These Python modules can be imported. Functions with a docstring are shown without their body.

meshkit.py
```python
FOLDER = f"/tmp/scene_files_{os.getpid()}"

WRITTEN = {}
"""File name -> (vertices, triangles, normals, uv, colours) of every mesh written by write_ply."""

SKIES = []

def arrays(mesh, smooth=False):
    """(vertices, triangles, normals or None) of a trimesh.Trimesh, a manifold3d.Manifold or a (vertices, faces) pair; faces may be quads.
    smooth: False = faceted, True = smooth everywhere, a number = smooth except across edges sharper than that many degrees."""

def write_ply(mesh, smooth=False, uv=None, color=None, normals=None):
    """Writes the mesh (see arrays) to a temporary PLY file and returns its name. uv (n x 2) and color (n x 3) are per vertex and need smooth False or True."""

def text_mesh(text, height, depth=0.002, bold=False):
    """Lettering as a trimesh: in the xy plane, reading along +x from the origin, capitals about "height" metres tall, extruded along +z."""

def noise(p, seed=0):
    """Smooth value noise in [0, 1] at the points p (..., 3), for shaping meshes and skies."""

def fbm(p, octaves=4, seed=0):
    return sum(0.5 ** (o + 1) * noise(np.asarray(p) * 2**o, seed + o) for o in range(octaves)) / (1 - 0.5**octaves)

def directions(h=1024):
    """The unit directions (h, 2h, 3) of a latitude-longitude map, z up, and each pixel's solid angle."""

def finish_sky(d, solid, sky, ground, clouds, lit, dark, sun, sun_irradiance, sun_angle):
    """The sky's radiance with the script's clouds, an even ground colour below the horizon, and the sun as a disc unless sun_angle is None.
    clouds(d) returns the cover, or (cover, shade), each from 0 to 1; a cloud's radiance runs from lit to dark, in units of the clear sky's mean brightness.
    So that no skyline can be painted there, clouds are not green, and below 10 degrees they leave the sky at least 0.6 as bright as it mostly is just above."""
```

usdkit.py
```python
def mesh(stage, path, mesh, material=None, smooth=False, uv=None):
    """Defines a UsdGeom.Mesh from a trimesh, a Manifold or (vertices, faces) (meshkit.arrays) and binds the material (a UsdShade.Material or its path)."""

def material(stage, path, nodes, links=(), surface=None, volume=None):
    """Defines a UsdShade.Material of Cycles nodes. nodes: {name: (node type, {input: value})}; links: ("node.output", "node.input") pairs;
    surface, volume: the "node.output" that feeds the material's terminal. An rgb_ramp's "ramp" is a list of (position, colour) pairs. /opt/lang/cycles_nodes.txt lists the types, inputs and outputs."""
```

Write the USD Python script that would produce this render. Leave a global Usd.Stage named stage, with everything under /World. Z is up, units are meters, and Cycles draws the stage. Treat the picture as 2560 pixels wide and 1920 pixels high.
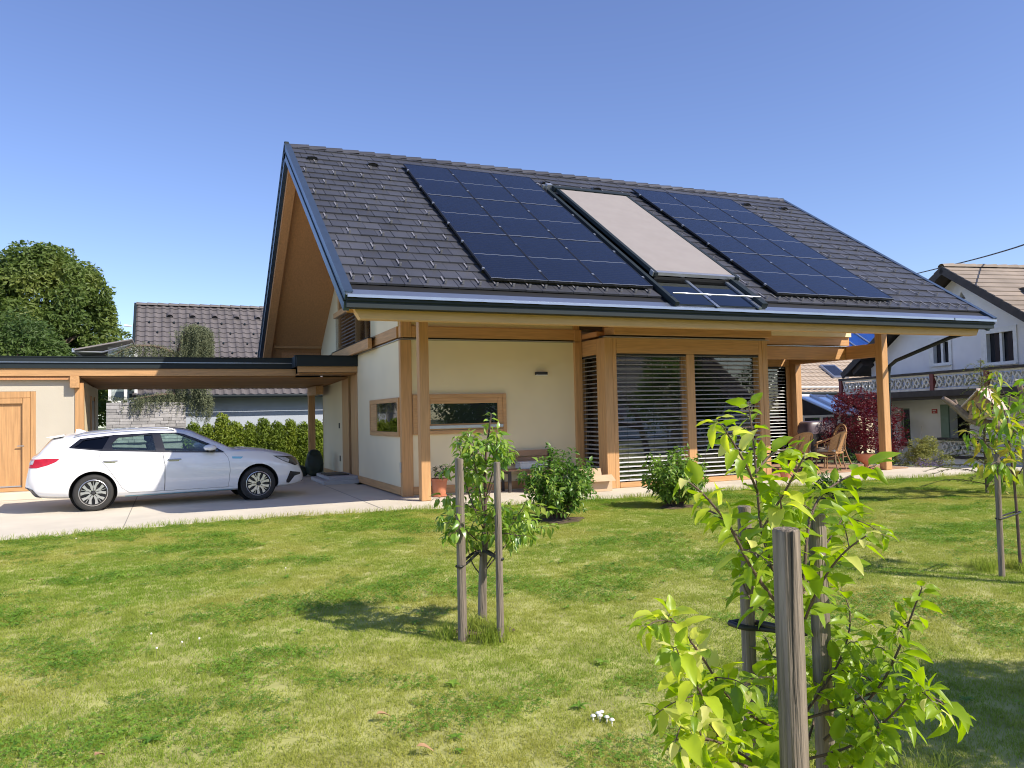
import math, random
import numpy as np, trimesh, manifold3d as m3, usdkit, meshkit
from pxr import Usd, UsdGeom, UsdLux, UsdShade, Sdf, Gf, Vt

stage = Usd.Stage.CreateInMemory()
UsdGeom.SetStageUpAxis(stage, 'Z'); UsdGeom.SetStageMetersPerUnit(stage, 1.0)
UsdGeom.Xform.Define(stage, '/World'); UsdGeom.Scope.Define(stage, '/World/Looks')
R = random.Random(7); RN = np.random.default_rng(7)

# ---------------------------------------------------------------- camera, sky, sun, exposure
CAM = np.array([-4.254, -13.8195, 1.5229]); YAW, PITCH, ROLL, FPX = 0.40969, 0.03942, -0.0231, 1969.0
EXPOSURE = 0.77
SUN_DIR = np.array([0.71, -0.94, 1.0]); SUN_DIR /= np.linalg.norm(SUN_DIR)
SUN_EL, SUN_ROT = math.asin(SUN_DIR[2]), math.atan2(SUN_DIR[0], SUN_DIR[1])
SUN_INT, SKY_STR = 1.0, 0.135
FW = np.array([math.sin(YAW)*math.cos(PITCH), math.cos(YAW)*math.cos(PITCH), math.sin(PITCH)])
_r = np.array([math.cos(YAW), -math.sin(YAW), 0.0]); _u = np.cross(_r, FW)
CR, CU = _r*math.cos(ROLL)+_u*math.sin(ROLL), -_r*math.sin(ROLL)+_u*math.cos(ROLL)
cam = UsdGeom.Camera.Define(stage, '/World/camera')
cam.CreateHorizontalApertureAttr(36.0); cam.CreateVerticalApertureAttr(27.0)
cam.CreateFocalLengthAttr(FPX/2560*36.0); cam.CreateClippingRangeAttr(Gf.Vec2f(0.05, 2000)); cam.CreateExposureAttr(EXPOSURE)
cam.AddTransformOp().Set(Gf.Matrix4d(*CR, 0, *CU, 0, *(-FW), 0, *CAM, 1))
usdkit.material(stage, '/World/Looks/sky', {
    's': ('sky_texture', {'sky_type': 'single_scattering', 'sun_disc': False, 'sun_elevation': SUN_EL, 'sun_rotation': SUN_ROT, 'altitude': 350.0, 'air_density': 1.0, 'aerosol_density': 0.6, 'ozone_density': 4.0}),
    'h': ('hsv', {'hue': .515, 'saturation': 1.03, 'value': .86}),
    'b': ('background_shader', {'strength': SKY_STR})}, [('s.color', 'h.color'), ('h.color', 'b.color')], surface='b.background')
dome = UsdLux.DomeLight.Define(stage, '/World/sky')
UsdShade.MaterialBindingAPI.Apply(dome.GetPrim()).Bind(UsdShade.Material.Get(stage, '/World/Looks/sky'))
dome.GetPrim().SetCustomDataByKey('kind', 'structure'); dome.GetPrim().SetCustomDataByKey('label', 'clear blue daytime sky paling towards the rooftops')
sun = UsdLux.DistantLight.Define(stage, '/World/sun')
sun.CreateIntensityAttr(SUN_INT); sun.CreateAngleAttr(0.5); sun.CreateColorAttr(Gf.Vec3f(1.0, 0.92, 0.80)); sun.CreateNormalizeAttr(True)
_zx = np.cross([0, 0, 1.0], SUN_DIR); _zx /= np.linalg.norm(_zx); _zy = np.cross(SUN_DIR, _zx)
sun.AddTransformOp().Set(Gf.Matrix4d(*_zx, 0, *_zy, 0, *SUN_DIR, 0, 0, 0, 0, 1))

def ray(px, py):
    return FW + ((px-1280)*CR - (py-960)*CU)/FPX
def at(px, py, d):                                   # the world point seen at a pixel of the photograph, d metres deep
    return CAM + d*ray(px, py)
def on_ground(px, py, z=0.0):
    d = ray(px, py); return CAM + (z-CAM[2])/d[2]*d
def plane_pt(px, py, p0, n):
    d = ray(px, py); n = np.asarray(n, float); return CAM + ((np.asarray(p0)-CAM)@n)/(d@n)*d

# ---------------------------------------------------------------- materials
LOOK = {}
def M(name, col, rough=.6, var=.12, scale=3., stretch=(1, 1, 1), col2=None, bump=0., bscale=60., metal=0., coat=0., spec=.5, rot=(0, 0, 0), detail=4., isl=0., bstretch=None, sheen=0.):
    c = np.array(col, float); a, b = np.clip(c*(1-var), 0, 1), (np.clip(c*(1+var), 0, 1) if col2 is None else np.array(col2, float))
    n = {'g': ('geometry', {}), 'm': ('mapping', {'scale': stretch, 'rotation': rot}), 'n': ('noise_texture', {'scale': scale, 'detail': detail, 'roughness': .6}),
         'r': ('rgb_ramp', {'ramp': [(.28, a), (.72, b)]}), 'p': ('principled_bsdf', {'roughness': rough, 'metallic': metal, 'coat_weight': coat, 'specular_ior_level': spec, 'sheen_weight': sheen})}
    l = [('g.position', 'm.vector'), ('m.vector', 'n.vector'), ('n.fac', 'r.fac')]
    src = 'r.color'
    if isl:
        n.update({'oi': ('object_info', {}), 'ad': ('math', {'math_type': 'add'}), 'fr': ('math', {'math_type': 'fraction'}), 'mr': ('map_range', {'from_min': 0., 'from_max': 1., 'to_min': 1-isl, 'to_max': 1+isl}), 'hv': ('hsv', {})})
        l += [('g.random_per_island', 'ad.value1'), ('oi.random', 'ad.value2'), ('ad.value', 'fr.value1'), ('fr.value', 'mr.value'), ('mr.result', 'hv.value'), (src, 'hv.color')]
        src = 'hv.color'
    l.append((src, 'p.base_color'))
    if bump:
        n.update({'m2': ('mapping', {'scale': bstretch or stretch}), 'n2': ('noise_texture', {'scale': bscale, 'detail': 3.}), 'b': ('bump', {'strength': bump, 'distance': .01})})
        l += [('g.position', 'm2.vector'), ('m2.vector', 'n2.vector'), ('n2.fac', 'b.height'), ('b.normal', 'p.normal')]
    LOOK[name] = usdkit.material(stage, '/World/Looks/'+name, n, l, surface='p.BSDF'); return name
def leafmat(name, cols, trans=.35, rough=.45, hue=.0, val=.35, noise=None, gloss=.4):
    ramp = [(i/(len(cols)-1), c) for i, c in enumerate(cols)]
    n = {'g': ('geometry', {}), 'oi': ('object_info', {}), 'ad': ('math', {'math_type': 'add'}), 'fr': ('math', {'math_type': 'fraction'}), 'r': ('rgb_ramp', {'ramp': ramp}),
         'p': ('principled_bsdf', {'roughness': rough, 'specular_ior_level': gloss}), 't': ('translucent_bsdf', {}), 'hv': ('hsv', {'saturation': 1.1, 'value': 1.7}), 'x': ('mix_closure', {'fac': trans})}
    l = [('g.random_per_island', 'ad.value1'), ('oi.random', 'ad.value2'), ('ad.value', 'fr.value1'), ('r.color', 'p.base_color'), ('r.color', 'hv.color'), ('hv.color', 't.color'), ('p.BSDF', 'x.closure1'), ('t.BSDF', 'x.closure2')]
    if noise:
        n.update({'n': ('noise_texture', {'scale': noise, 'detail': 2.}), 'mf': ('map_range', {'from_min': .3, 'from_max': .7}), 'mx': ('mix_float', {'fac': .55})})
        l += [('g.position', 'n.vector'), ('n.fac', 'mf.value'), ('fr.value', 'mx.a'), ('mf.result', 'mx.b'), ('mx.result', 'r.fac')]
    else:
        l.append(('fr.value', 'r.fac'))
    LOOK[name] = usdkit.material(stage, '/World/Looks/'+name, n, l, surface='x.closure'); return name
def glassmat(name, tint=(1, 1, 1), ior=1.5, rough=0.0, boost=1.0):
    LOOK[name] = usdkit.material(stage, '/World/Looks/'+name, {'f': ('fresnel', {'IOR': ior}), 'q': ('math', {'math_type': 'multiply', 'value2': boost, 'use_clamp': True}), 't': ('transparent_bsdf', {'color': tint}), 'g': ('glossy_bsdf', {'color': (1, 1, 1), 'roughness': rough}), 'x': ('mix_closure', {})},
        [('f.fac', 'q.value1'), ('q.value', 'x.fac'), ('t.BSDF', 'x.closure1'), ('g.BSDF', 'x.closure2')], surface='x.closure'); return name

WOOD = (.49, .272, .115)
M('timber_upright', WOOD, .5, .20, 2.2, (14, 14, .8), bump=.12, bscale=12.)
M('timber_along', WOOD, .5, .20, 2.2, (.8, 14, 14), bump=.12, bscale=12.)
M('timber_across', WOOD, .5, .20, 2.2, (14, .8, 14), bump=.12, bscale=12.)
M('timber_eave', (.60, .36, .135), .5, .10, 2.2, (.8, 14, 14), bump=.1, bscale=12.)
M('verge_metal', (.065, .095, .145), .34, .08, 5., metal=.55)
M('soffit_boards', (.50, .245, .105), .6, .14, 2.0, (14, .8, 14))
M('slat_wood', (.36, .18, .07), .6, .2, 2.0, (.8, 14, 14), isl=.15)
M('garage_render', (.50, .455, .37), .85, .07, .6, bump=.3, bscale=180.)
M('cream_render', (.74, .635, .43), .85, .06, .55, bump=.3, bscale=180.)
M('pale_blue_render', (.40, .44, .51), .85, .05, .7, bump=.25, bscale=120.)
M('joint', (.26, .24, .21), .9)
M('white_render', (.76, .76, .77), .85, .05, .7, bump=.25, bscale=120.)
M('old_white_render', (.74, .745, .765), .9, .09, .9, bump=.5, bscale=60., detail=8.)
M('roof_tile', (.050, .051, .060), .42, .26, .9, bump=.2, bscale=120., isl=.20, detail=8.)
M('grey_tile', (.115, .102, .100), .6, .14, 1.5, bump=.1, bscale=120., isl=.10)
M('beige_tile', (.34, .27, .205), .75, .16, 1.2, isl=.12)
M('old_tile', (.26, .21, .165), .8, .2, 1.2, isl=.12)
M('dark_metal', (.015, .022, .026), .55, .08, 5., spec=.25)
M('guard_metal', (.27, .26, .27), .4, .1, 8., metal=.4)
M('zinc_flashing', (.31, .35, .43), .30, .05, 3., metal=.8)
M('black_trim', (.012, .012, .013), .5, .1, 8.)
M('panel_glass', (.005, .007, .015), .14, .1, 3., spec=.55)
M('panel_frame', (.012, .013, .016), .4, .1, 8.)
M('busbar', (.42, .44, .48), .35, .05, 8., metal=.6)
M('awning_fabric', (.24, .215, .205), .85, .05, 3., (1, 1, 1), bump=.1, bscale=200.)
M('aluminium', (.50, .51, .53), .35, .05, 8., metal=.8)
M('blind_slat', (.54, .54, .55), .38, .05, 8., spec=.6)
M('concrete', (.585, .53, .43), .88, .13, .7, bump=.35, bscale=160., detail=8.)
M('step_stone', (.42, .42, .42), .8, .2, 60.)
M('terrace_wood', (.36, .21, .12), .7, .2, 2.5, (.6, 12, 1), isl=.12)
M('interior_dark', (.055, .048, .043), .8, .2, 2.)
M('door_dark', (.035, .037, .04), .4, .1, 5.)
M('terracotta', (.46, .17, .085), .75, .12, 8.)
M('cardboard', (.50, .36, .23), .85, .08, 6.)
M('soil', (.10, .068, .042), .95, .4, 14., bump=1., bscale=40.)
M('lawn_thatch', (.36, .355, .115), .95, .25, 3., detail=8.)
M('ground_earth', (.10, .12, .04), .95, .3, .6, detail=8.)
M('stone_clad', (.36, .345, .335), .8, .16, 9., isl=.22, bump=.6, bscale=30.)
M('bark', (.13, .095, .066), .9, .35, 6., (5, 5, 1), bump=.8, bscale=20.)
M('bark_young', (.10, .062, .048), .7, .3, 10., (5, 5, 1), bump=.3, bscale=40.)
M('stem_green', (.20, .20, .09), .6, .2, 8.)
M('stake_wood', (.185, .150, .118), .85, .55, 2.6, (22, 22, 1.0), bump=1., bscale=6., bstretch=(22, 22, 1.0), detail=7.)
M('strap_black', (.012, .012, .012), .5, .1, 8.)
M('rattan', (.36, .20, .085), .55, .25, 30., bump=.5, bscale=90.)
M('rattan_dark', (.24, .155, .09), .6, .3, 40., bump=.6, bscale=90.)
M('cushion', (.55, .50, .42), .9, .06, 6.)
M('grill_cover_shaded', (.012, .011, .012), .5, .2, 4.)  # lower half of the barbecue cover, its shaded side painted near black
M('grill_cover_lit', (.095, .068, .080), .40, .2, 4., bump=.5, bscale=8.)  # upper half of the same cover, lighter as if sunlit
M('balcony_white', (.62, .60, .55), .9, .14, 6., detail=8.)
M('red_brown_paint', (.16, .035, .028), .6, .25, 5.)
M('dark_old_wood', (.045, .036, .032), .8, .3, 4.)
M('window_white', (.70, .70, .68), .5, .1, 6.)
M('dark_pane', (.010, .011, .016), .1, .1, 3., spec=.8)
M('curtain', (.42, .42, .36), .9, .15, 6., (9, 9, .6))
M('shutter_green', (.17, .25, .20), .6, .12, 6.)
M('sign_red', (.42, .06, .065), .5, .05, 8.)
M('white_paint', (.78, .78, .77), .5, .03, 8.)
M('collector_blue', (.02, .075, .30), .25, .15, 2., spec=.7)
M('car_white', (.72, .72, .735), .28, .012, 2., coat=1., spec=.5)
M('tyre', (.022, .021, .020), .75, .2, 20., bump=.2, bscale=90.)
M('alloy', (.55, .55, .56), .28, .05, 8., metal=.85)
M('alloy_dark', (.03, .03, .032), .45, .1, 8.)
M('wheel_well', (.010, .010, .010), .9, .1, 8.)
M('car_black', (.010, .010, .012), .25, .1, 8., coat=.6)
M('car_seat', (.055, .055, .06), .8, .1, 8.)
M('tail_red', (.42, .008, .014), .15, .25, 12., coat=1.)
M('lamp_clear', (.42, .43, .45), .15, .3, 22., coat=1.)
M('badge_blue', (.16, .45, .62), .3, .05, 8., coat=.5)
M('chrome', (.62, .62, .64), .15, .03, 8., metal=1.)
M('green_bag', (.018, .032, .020), .6, .25, 5., bump=.7, bscale=10.)
M('blue_plastic', (.03, .10, .34), .5, .1, 6.)
M('lavender', (.22, .15, .33), .8, .25, 20., isl=.3)
M('mushroom_white', (.78, .74, .64), .7, .05, 20.)
M('dry_leaf', (.34, .20, .10), .8, .2, 20., isl=.2)
M('feeder_roof', (.56, .42, .35), .75, .12, 6., (1, 8, 8), isl=.12)
M('bare_branch', (.17, .125, .10), .9, .35, 7., (3, 3, 3), bump=.8, bscale=30.)
M('red_flower', (.55, .04, .03), .7, .1, 9.)
glassmat('window_glass', (.82, .86, .85), 1.7); glassmat('rail_glass', (.85, .88, .90), 1.4, boost=.45); glassmat('car_glass', (.86, .95, .92), 1.5); glassmat('car_glass_dark', (.05, .06, .07), 1.5)
glassmat('roof_glass', (.05, .06, .07), 1.9); glassmat('greenhouse_glass', (.75, .80, .80), 1.9)

# ---------------------------------------------------------------- object helpers
USED, ORIGIN = {}, {}
def unique(parent, name):
    k = parent+'/'+name; n = USED.get(k, 0); USED[k] = n+1
    return k if n == 0 else f'{k}_{n:03d}'
def tag(prim, label=None, cat=None, group=None, kind=None):
    for k, v in (('label', label), ('category', cat), ('group', group), ('kind', kind)):
        if v: prim.SetCustomDataByKey(k, v)
def thing(name, label, cat, loc=(0, 0, 0), rotz=0., group=None, local=False):
    p = unique('/World', name); x = UsdGeom.Xform.Define(stage, p)
    x.AddTranslateOp().Set(Gf.Vec3d(*map(float, loc)))
    if rotz: x.AddRotateZOp().Set(math.degrees(rotz))
    ORIGIN[p] = (np.zeros(3), 0.) if local else (np.array(loc, float), rotz)
    tag(x.GetPrim(), label, cat, group); return p
def part(parent, name, mesh, mat, smooth=False, label=None, kind=None, normals=None):
    top = '/'.join(parent.split('/')[:3]); p = unique(parent, name)
    v, f, n = meshkit.arrays(mesh.get() if isinstance(mesh, MB) else mesh, smooth)
    if normals is not None: n = np.asarray(normals, float)
    if len(np.unique(f)) < len(v): u_, iv = np.unique(f, return_inverse=True); v, f, n = v[u_], iv.reshape(f.shape), (None if n is None else n[u_])
    if top in ORIGIN:
        o, rz = ORIGIN[top]; v = v-o
        if rz:
            c, s = math.cos(rz), math.sin(rz); Q = np.array([[c, -s, 0], [s, c, 0], [0, 0, 1]]); v = v@Q; n = None if n is None else n@Q
    m = UsdGeom.Mesh.Define(stage, p)
    m.CreatePointsAttr(Vt.Vec3fArray.FromNumpy(v.astype(np.float32))); m.CreateFaceVertexCountsAttr(Vt.IntArray.FromNumpy(np.full(len(f), 3, np.int32)))
    m.CreateFaceVertexIndicesAttr(Vt.IntArray.FromNumpy(f.astype(np.int32).ravel())); m.CreateSubdivisionSchemeAttr('none'); m.CreateDoubleSidedAttr(True)
    if n is not None: m.CreateNormalsAttr(Vt.Vec3fArray.FromNumpy(n.astype(np.float32))); m.SetNormalsInterpolation('vertex')
    UsdShade.MaterialBindingAPI.Apply(m.GetPrim()).Bind(LOOK[mat])
    tag(m.GetPrim(), label, None, None, kind); return p
def solo(name, mesh, mat, label, cat, group=None, smooth=False):
    p = part('/World', name, mesh, mat, smooth); tag(stage.GetPrimAtPath(p), label, cat, group); return p
def setting(name, mesh, mat, label, kind='structure', smooth=False):
    p = part('/World', name, mesh, mat, smooth); tag(stage.GetPrimAtPath(p), label, None, None, kind); return p
def copy_of(src, label=None, loc=(0, 0, 0), rotz=0., group=None, scale=None):
    sp = stage.GetPrimAtPath(src); base = src.split('/')[2]; base = base[:-4] if base[-4:-3] == '_' and base[-3:].isdigit() else base
    p = unique('/World', base); x = UsdGeom.Xform.Define(stage, p); x.GetPrim().GetReferences().AddInternalReference(Sdf.Path(src)); x.GetPrim().SetInstanceable(True)
    x.ClearXformOpOrder() if False else None
    ops = UsdGeom.Xformable(x); ops.ClearXformOpOrder()
    ops.AddTranslateOp(opSuffix='place').Set(Gf.Vec3d(*map(float, loc))); ops.AddRotateZOp(opSuffix='turn').Set(math.degrees(rotz))
    if scale: ops.AddScaleOp(opSuffix='size').Set(Gf.Vec3f(*scale))
    tag(x.GetPrim(), label, None, group); return p

class MB:
    def __init__(s): s.v, s.f, s.n = [], [], 0
    def add(s, v, f):
        v = np.asarray(v, float).reshape(-1, 3); f = np.asarray(f, int)
        if f.shape[1] == 4: f = np.vstack([f[:, [0, 1, 2]], f[:, [0, 2, 3]]])
        s.v.append(v); s.f.append(f+s.n); s.n += len(v); return s
    def mesh(s, m): return s.add(m.vertices, m.faces)
    def get(s): return np.vstack(s.v), np.vstack(s.f)
    def box(s, lo, hi, b=0.): return s.add(*boxvf(lo, hi, b))
    def tube(s, pts, rad, k=8): return s.add(*tubevf(pts, rad, k))
    def quad(s, a, b, c, d): return s.add([a, b, c, d], [[0, 1, 2, 3]])
_CB = None
def boxvf(lo, hi, b=0.):
    lo, hi = np.minimum(lo, hi).astype(float), np.maximum(lo, hi).astype(float); c, h = (lo+hi)/2, (hi-lo)/2
    sg = np.array([[x, y, z] for x in (-1, 1) for y in (-1, 1) for z in (-1, 1)], float)
    if b <= 0:
        return c+sg*h, np.array([[0, 1, 3, 2], [4, 6, 7, 5], [0, 4, 5, 1], [2, 3, 7, 6], [0, 2, 6, 4], [1, 5, 7, 3]])
    global _CB
    b = min(b, .45*h.min()*2)
    v = np.vstack([c+sg*(h-b*(1-np.eye(3)[k])) for k in range(3)])
    if _CB is None:
        t = trimesh.Trimesh(np.vstack([sg*(1-.2*(1-np.eye(3)[k])) for k in range(3)])).convex_hull
        src = np.vstack([sg*(1-.2*(1-np.eye(3)[k])) for k in range(3)])
        idx = [int(np.argmin(((src-q)**2).sum(1))) for q in t.vertices]; _CB = np.array(idx)[t.faces]
    return v, _CB
def box(lo, hi, b=0.): return boxvf(lo, hi, b)
def tubevf(pts, rad, k=8, cap=True):
    p = np.asarray(pts, float); n = len(p); rad = np.broadcast_to(np.asarray(rad, float), (n,))
    t = np.gradient(p, axis=0) if n > 2 else np.repeat((p[1]-p[0])[None], 2, 0); t = t/(np.linalg.norm(t, axis=1, keepdims=True)+1e-12)
    ref = np.array([0, 0, 1.]) if abs(t[:, 2]).mean() < .9 else np.array([1., 0, 0])
    a = np.cross(t, ref); a /= np.linalg.norm(a, axis=1, keepdims=True)+1e-12; b = np.cross(t, a)
    an = np.arange(k)*2*np.pi/k
    v = (p[:, None]+rad[:, None, None]*(np.cos(an)[None, :, None]*a[:, None]+np.sin(an)[None, :, None]*b[:, None])).reshape(-1, 3)
    f = [[i*k+j, i*k+(j+1) % k, (i+1)*k+(j+1) % k, (i+1)*k+j] for i in range(n-1) for j in range(k)]
    f = np.array(f); f = np.vstack([f[:, [0, 1, 2]], f[:, [0, 2, 3]]])
    if cap:
        v = np.vstack([v, p[0], p[-1]]); c0, c1 = n*k, n*k+1
        f = np.vstack([f, [[c0, (j+1) % k, j] for j in range(k)], [[c1, (n-1)*k+j, (n-1)*k+(j+1) % k] for j in range(k)]])
    return v, f
def prism(poly, axis, lo, hi):
    """poly of 2-D points in the two other axes (order x<y<z), extruded along axis from lo to hi."""
    t = m3.CrossSection([np.asarray(poly, float)], m3.FillRule.NonZero).extrude(hi-lo).to_mesh(); v, f = t.vert_properties[:, :3], t.tri_verts
    o = np.empty_like(v, dtype=float); rest = [i for i in range(3) if i != axis]
    o[:, rest[0]], o[:, rest[1]], o[:, axis] = v[:, 0], v[:, 1], v[:, 2]+lo
    return o, f
def obox(c, ax, ay, az):                              # box from centre and three half-axis vectors
    v, f = boxvf((-1, -1, -1), (1, 1, 1)); return np.asarray(c)+v@np.array([ax, ay, az], float), f
def cat(*ms):
    b = MB()
    for v, f in ms: b.add(v, f)
    return b.get()
def xform(vf, Q=None, t=(0, 0, 0)):
    v, f = vf; v = np.asarray(v, float); return ((v@np.asarray(Q, float).T if Q is not None else v)+np.asarray(t)), f
def rotz(a): c, s = math.cos(a), math.sin(a); return np.array([[c, -s, 0], [s, c, 0], [0, 0, 1.]])
def lathe(prof, k=24):
    m = trimesh.creation.revolve(np.array(prof, float), sections=k); return np.array(m.vertices), np.array(m.faces)
# ---------------------------------------------------------------- ground, lawn, paving
def sheet(xs, ys, zf):
    X, Y = np.meshgrid(xs, ys, indexing='ij'); v = np.stack([X, Y, zf(X, Y)], -1).reshape(-1, 3); ny = len(ys)
    f = np.array([[i*ny+j, (i+1)*ny+j, (i+1)*ny+j+1, i*ny+j+1] for i in range(len(xs)-1) for j in range(ny-1)]); return v, f
def sst(a, b, x): t = np.clip((x-a)/(b-a), 0, 1); return t*t*(3-2*t)
def ground_z(X, Y): return -.06-.75*sst(14.2, 16.5, X)*sst(-8, -3, Y)
setting('ground', sheet(np.r_[-400, -120, -50, np.arange(-24, 46, 2.), 60, 140, 400], np.r_[-400, -120, -60, np.arange(-40, 40, 2.), 60, 140, 400], ground_z), 'ground_earth', 'rough grassy earth around the garden and houses')
EDGE = [(-40, -3.2), (-12, -2.2), (-6.4, -1.42), (-5.3, -1.12), (-4.5, -.98), (-3.5, -.82), (-2.0, -.95), (-.3, -1.18), (1.2, -1.42), (3.6, -1.62), (6.8, -1.66), (9, -1.7), (11.2, -1.95), (14.4, -2.0)]
EX, EY = np.array(EDGE).T
def edge_y(x): return np.interp(x, EX, EY)
lawn_poly = [(-40, -40), (14.4, -40)]+[tuple(q) for q in EDGE[::-1]]
setting('lawn', prism(lawn_poly, 2, -.10, -.008), 'lawn_thatch', 'mown garden lawn, yellow green with darker clover patches')
setting('driveway', prism([(-40, -3.2)]+EDGE[1:8]+[(-.3, 12.4), (-40, 12.4)], 2, -.12, .0), 'concrete', 'pale washed concrete driveway under the carport')
setting('patio', prism([(-.292, -1.176)]+EDGE[8:]+[(14.4, -1.0), (13.0, -.55), (13.05, 1.2), (12.7, 2.9), (12.4, 4.4), (-.292, 4.4)], 2, -.12, -.004), 'concrete', 'pale concrete path and terrace edge along the house front')
J = MB()
for x0, y0, x1, y1 in ((-4.9, -1.05, -4.9, 5.2), (-8.6, -1.6, -8.6, 5.2), (-1.0, -.9, -1.0, 4.8)): J.box((x0-.006, y0, .001), (x1+.006, y1, .004))
setting('driveway_joint', J, 'joint', 'thin dark expansion joints across the concrete driveway', 'stuff')
tw = thing('terrace_floor', 'brown timber deck floor under the covered terrace', 'deck', (8.0, .1, 0))
for i in range(21):
    y = .12+i*.138; part(tw, 'board', box((8.02+.0, y, .0), (12.35-.0*i, y+.13, .022+.001*(i % 3)), .003), 'terrace_wood')

# ---------------------------------------------------------------- the timber house
HO = (-.16, 1.0, 0.)
house = thing('timber_house', 'cream rendered timber frame house with steep dark tiled roof and wide eaves', 'house', HO)
def H(name, mesh, mat, smooth=False, label=None, kind=None, parent=house): return part(parent, name, mesh, mat, smooth, label, kind)
E_, ZE, YR, ZR = 2.27, 3.404, 3.951, 7.621
TA = math.atan2(ZR-ZE, YR+E_); CA, SA = math.cos(TA), math.sin(TA); XL, XR = -1.855, 12.228
def rp(x, s, h=0.):                                   # point on the front roof slope: along, up the slope from the eave, above it
    return np.array([x, -E_+s*CA-h*SA, ZE+s*SA+h*CA])
def rp_back(x, s, h=0.): p = rp(x, s, h); return np.array([x, 2*YR-p[1], p[2]])
SLEN = (YR+E_)/CA
def rbox(x0, x1, s0, s1, h0, h1, f=rp, h0b=None, h1b=None):
    """a slab on the roof slope; h0b, h1b: heights at the upper end"""
    h0b = h0 if h0b is None else h0b; h1b = h1 if h1b is None else h1b
    v = [f(x, s, h) for x in (x0, x1) for s, hh in ((s0, (h0, h1)), (s1, (h0b, h1b))) for h in hh]
    fc = np.array([[0, 1, 3, 2], [4, 6, 7, 5], [0, 4, 5, 1], [2, 3, 7, 6], [0, 2, 6, 4], [1, 5, 7, 3]])
    return np.array(v), fc
# walls
H('wall', box((-.10, 1.0, 0), (3.75, 1.22, 3.03)), 'cream_render', label='cream front wall with the wide low window')
H('wall', box((-.16, 1.10, .17), (.05, 4.86, 3.03)), 'cream_render', label='cream gable wall beside the driveway')
H('wall', box((-.16, 6.72, 0), (.05, 9.55, 3.03)), 'cream_render', label='cream gable wall behind the entrance')
H('wall', box((.05, 1.02, 3.30), (11.6, 1.2, 4.9)), 'cream_render', label='upper strip of wall under the eave')
up = [(1.02, 3.30), (9.5, 3.30)] + [(9.5, 3.92), (3.951, 7.60), (1.02, 5.2)]
gw = m3.CrossSection([np.array(up)], m3.FillRule.NonZero)-m3.CrossSection([np.array([(3.25, 3.29), (6.95, 3.29), (6.95, 5.3), (3.951, 6.5), (3.25, 6.2)])], m3.FillRule.NonZero)
t = gw.extrude(.2).to_mesh(); v0 = t.vert_properties[:, :3]
H('wall', (np.stack([v0[:, 2]-.20, v0[:, 0], v0[:, 1]], -1), t.tri_verts), 'cream_render', label='upper gable wall around the balcony window')
H('wall', box((11.4, 3.26, 0), (11.6, 9.5, 4.3)), 'cream_render'); H('wall', box((0, 9.36, 0), (11.4, 9.52, 4.0)), 'cream_render')
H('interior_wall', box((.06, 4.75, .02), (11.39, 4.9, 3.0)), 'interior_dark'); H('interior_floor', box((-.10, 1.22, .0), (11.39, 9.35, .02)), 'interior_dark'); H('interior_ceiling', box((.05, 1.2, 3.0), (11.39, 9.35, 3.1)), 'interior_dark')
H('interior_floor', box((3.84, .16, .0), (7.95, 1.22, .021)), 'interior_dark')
H('gable_window_back', box((.25, 3.0, 3.2), (.3, 7.2, 6.6)), 'interior_dark')
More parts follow.
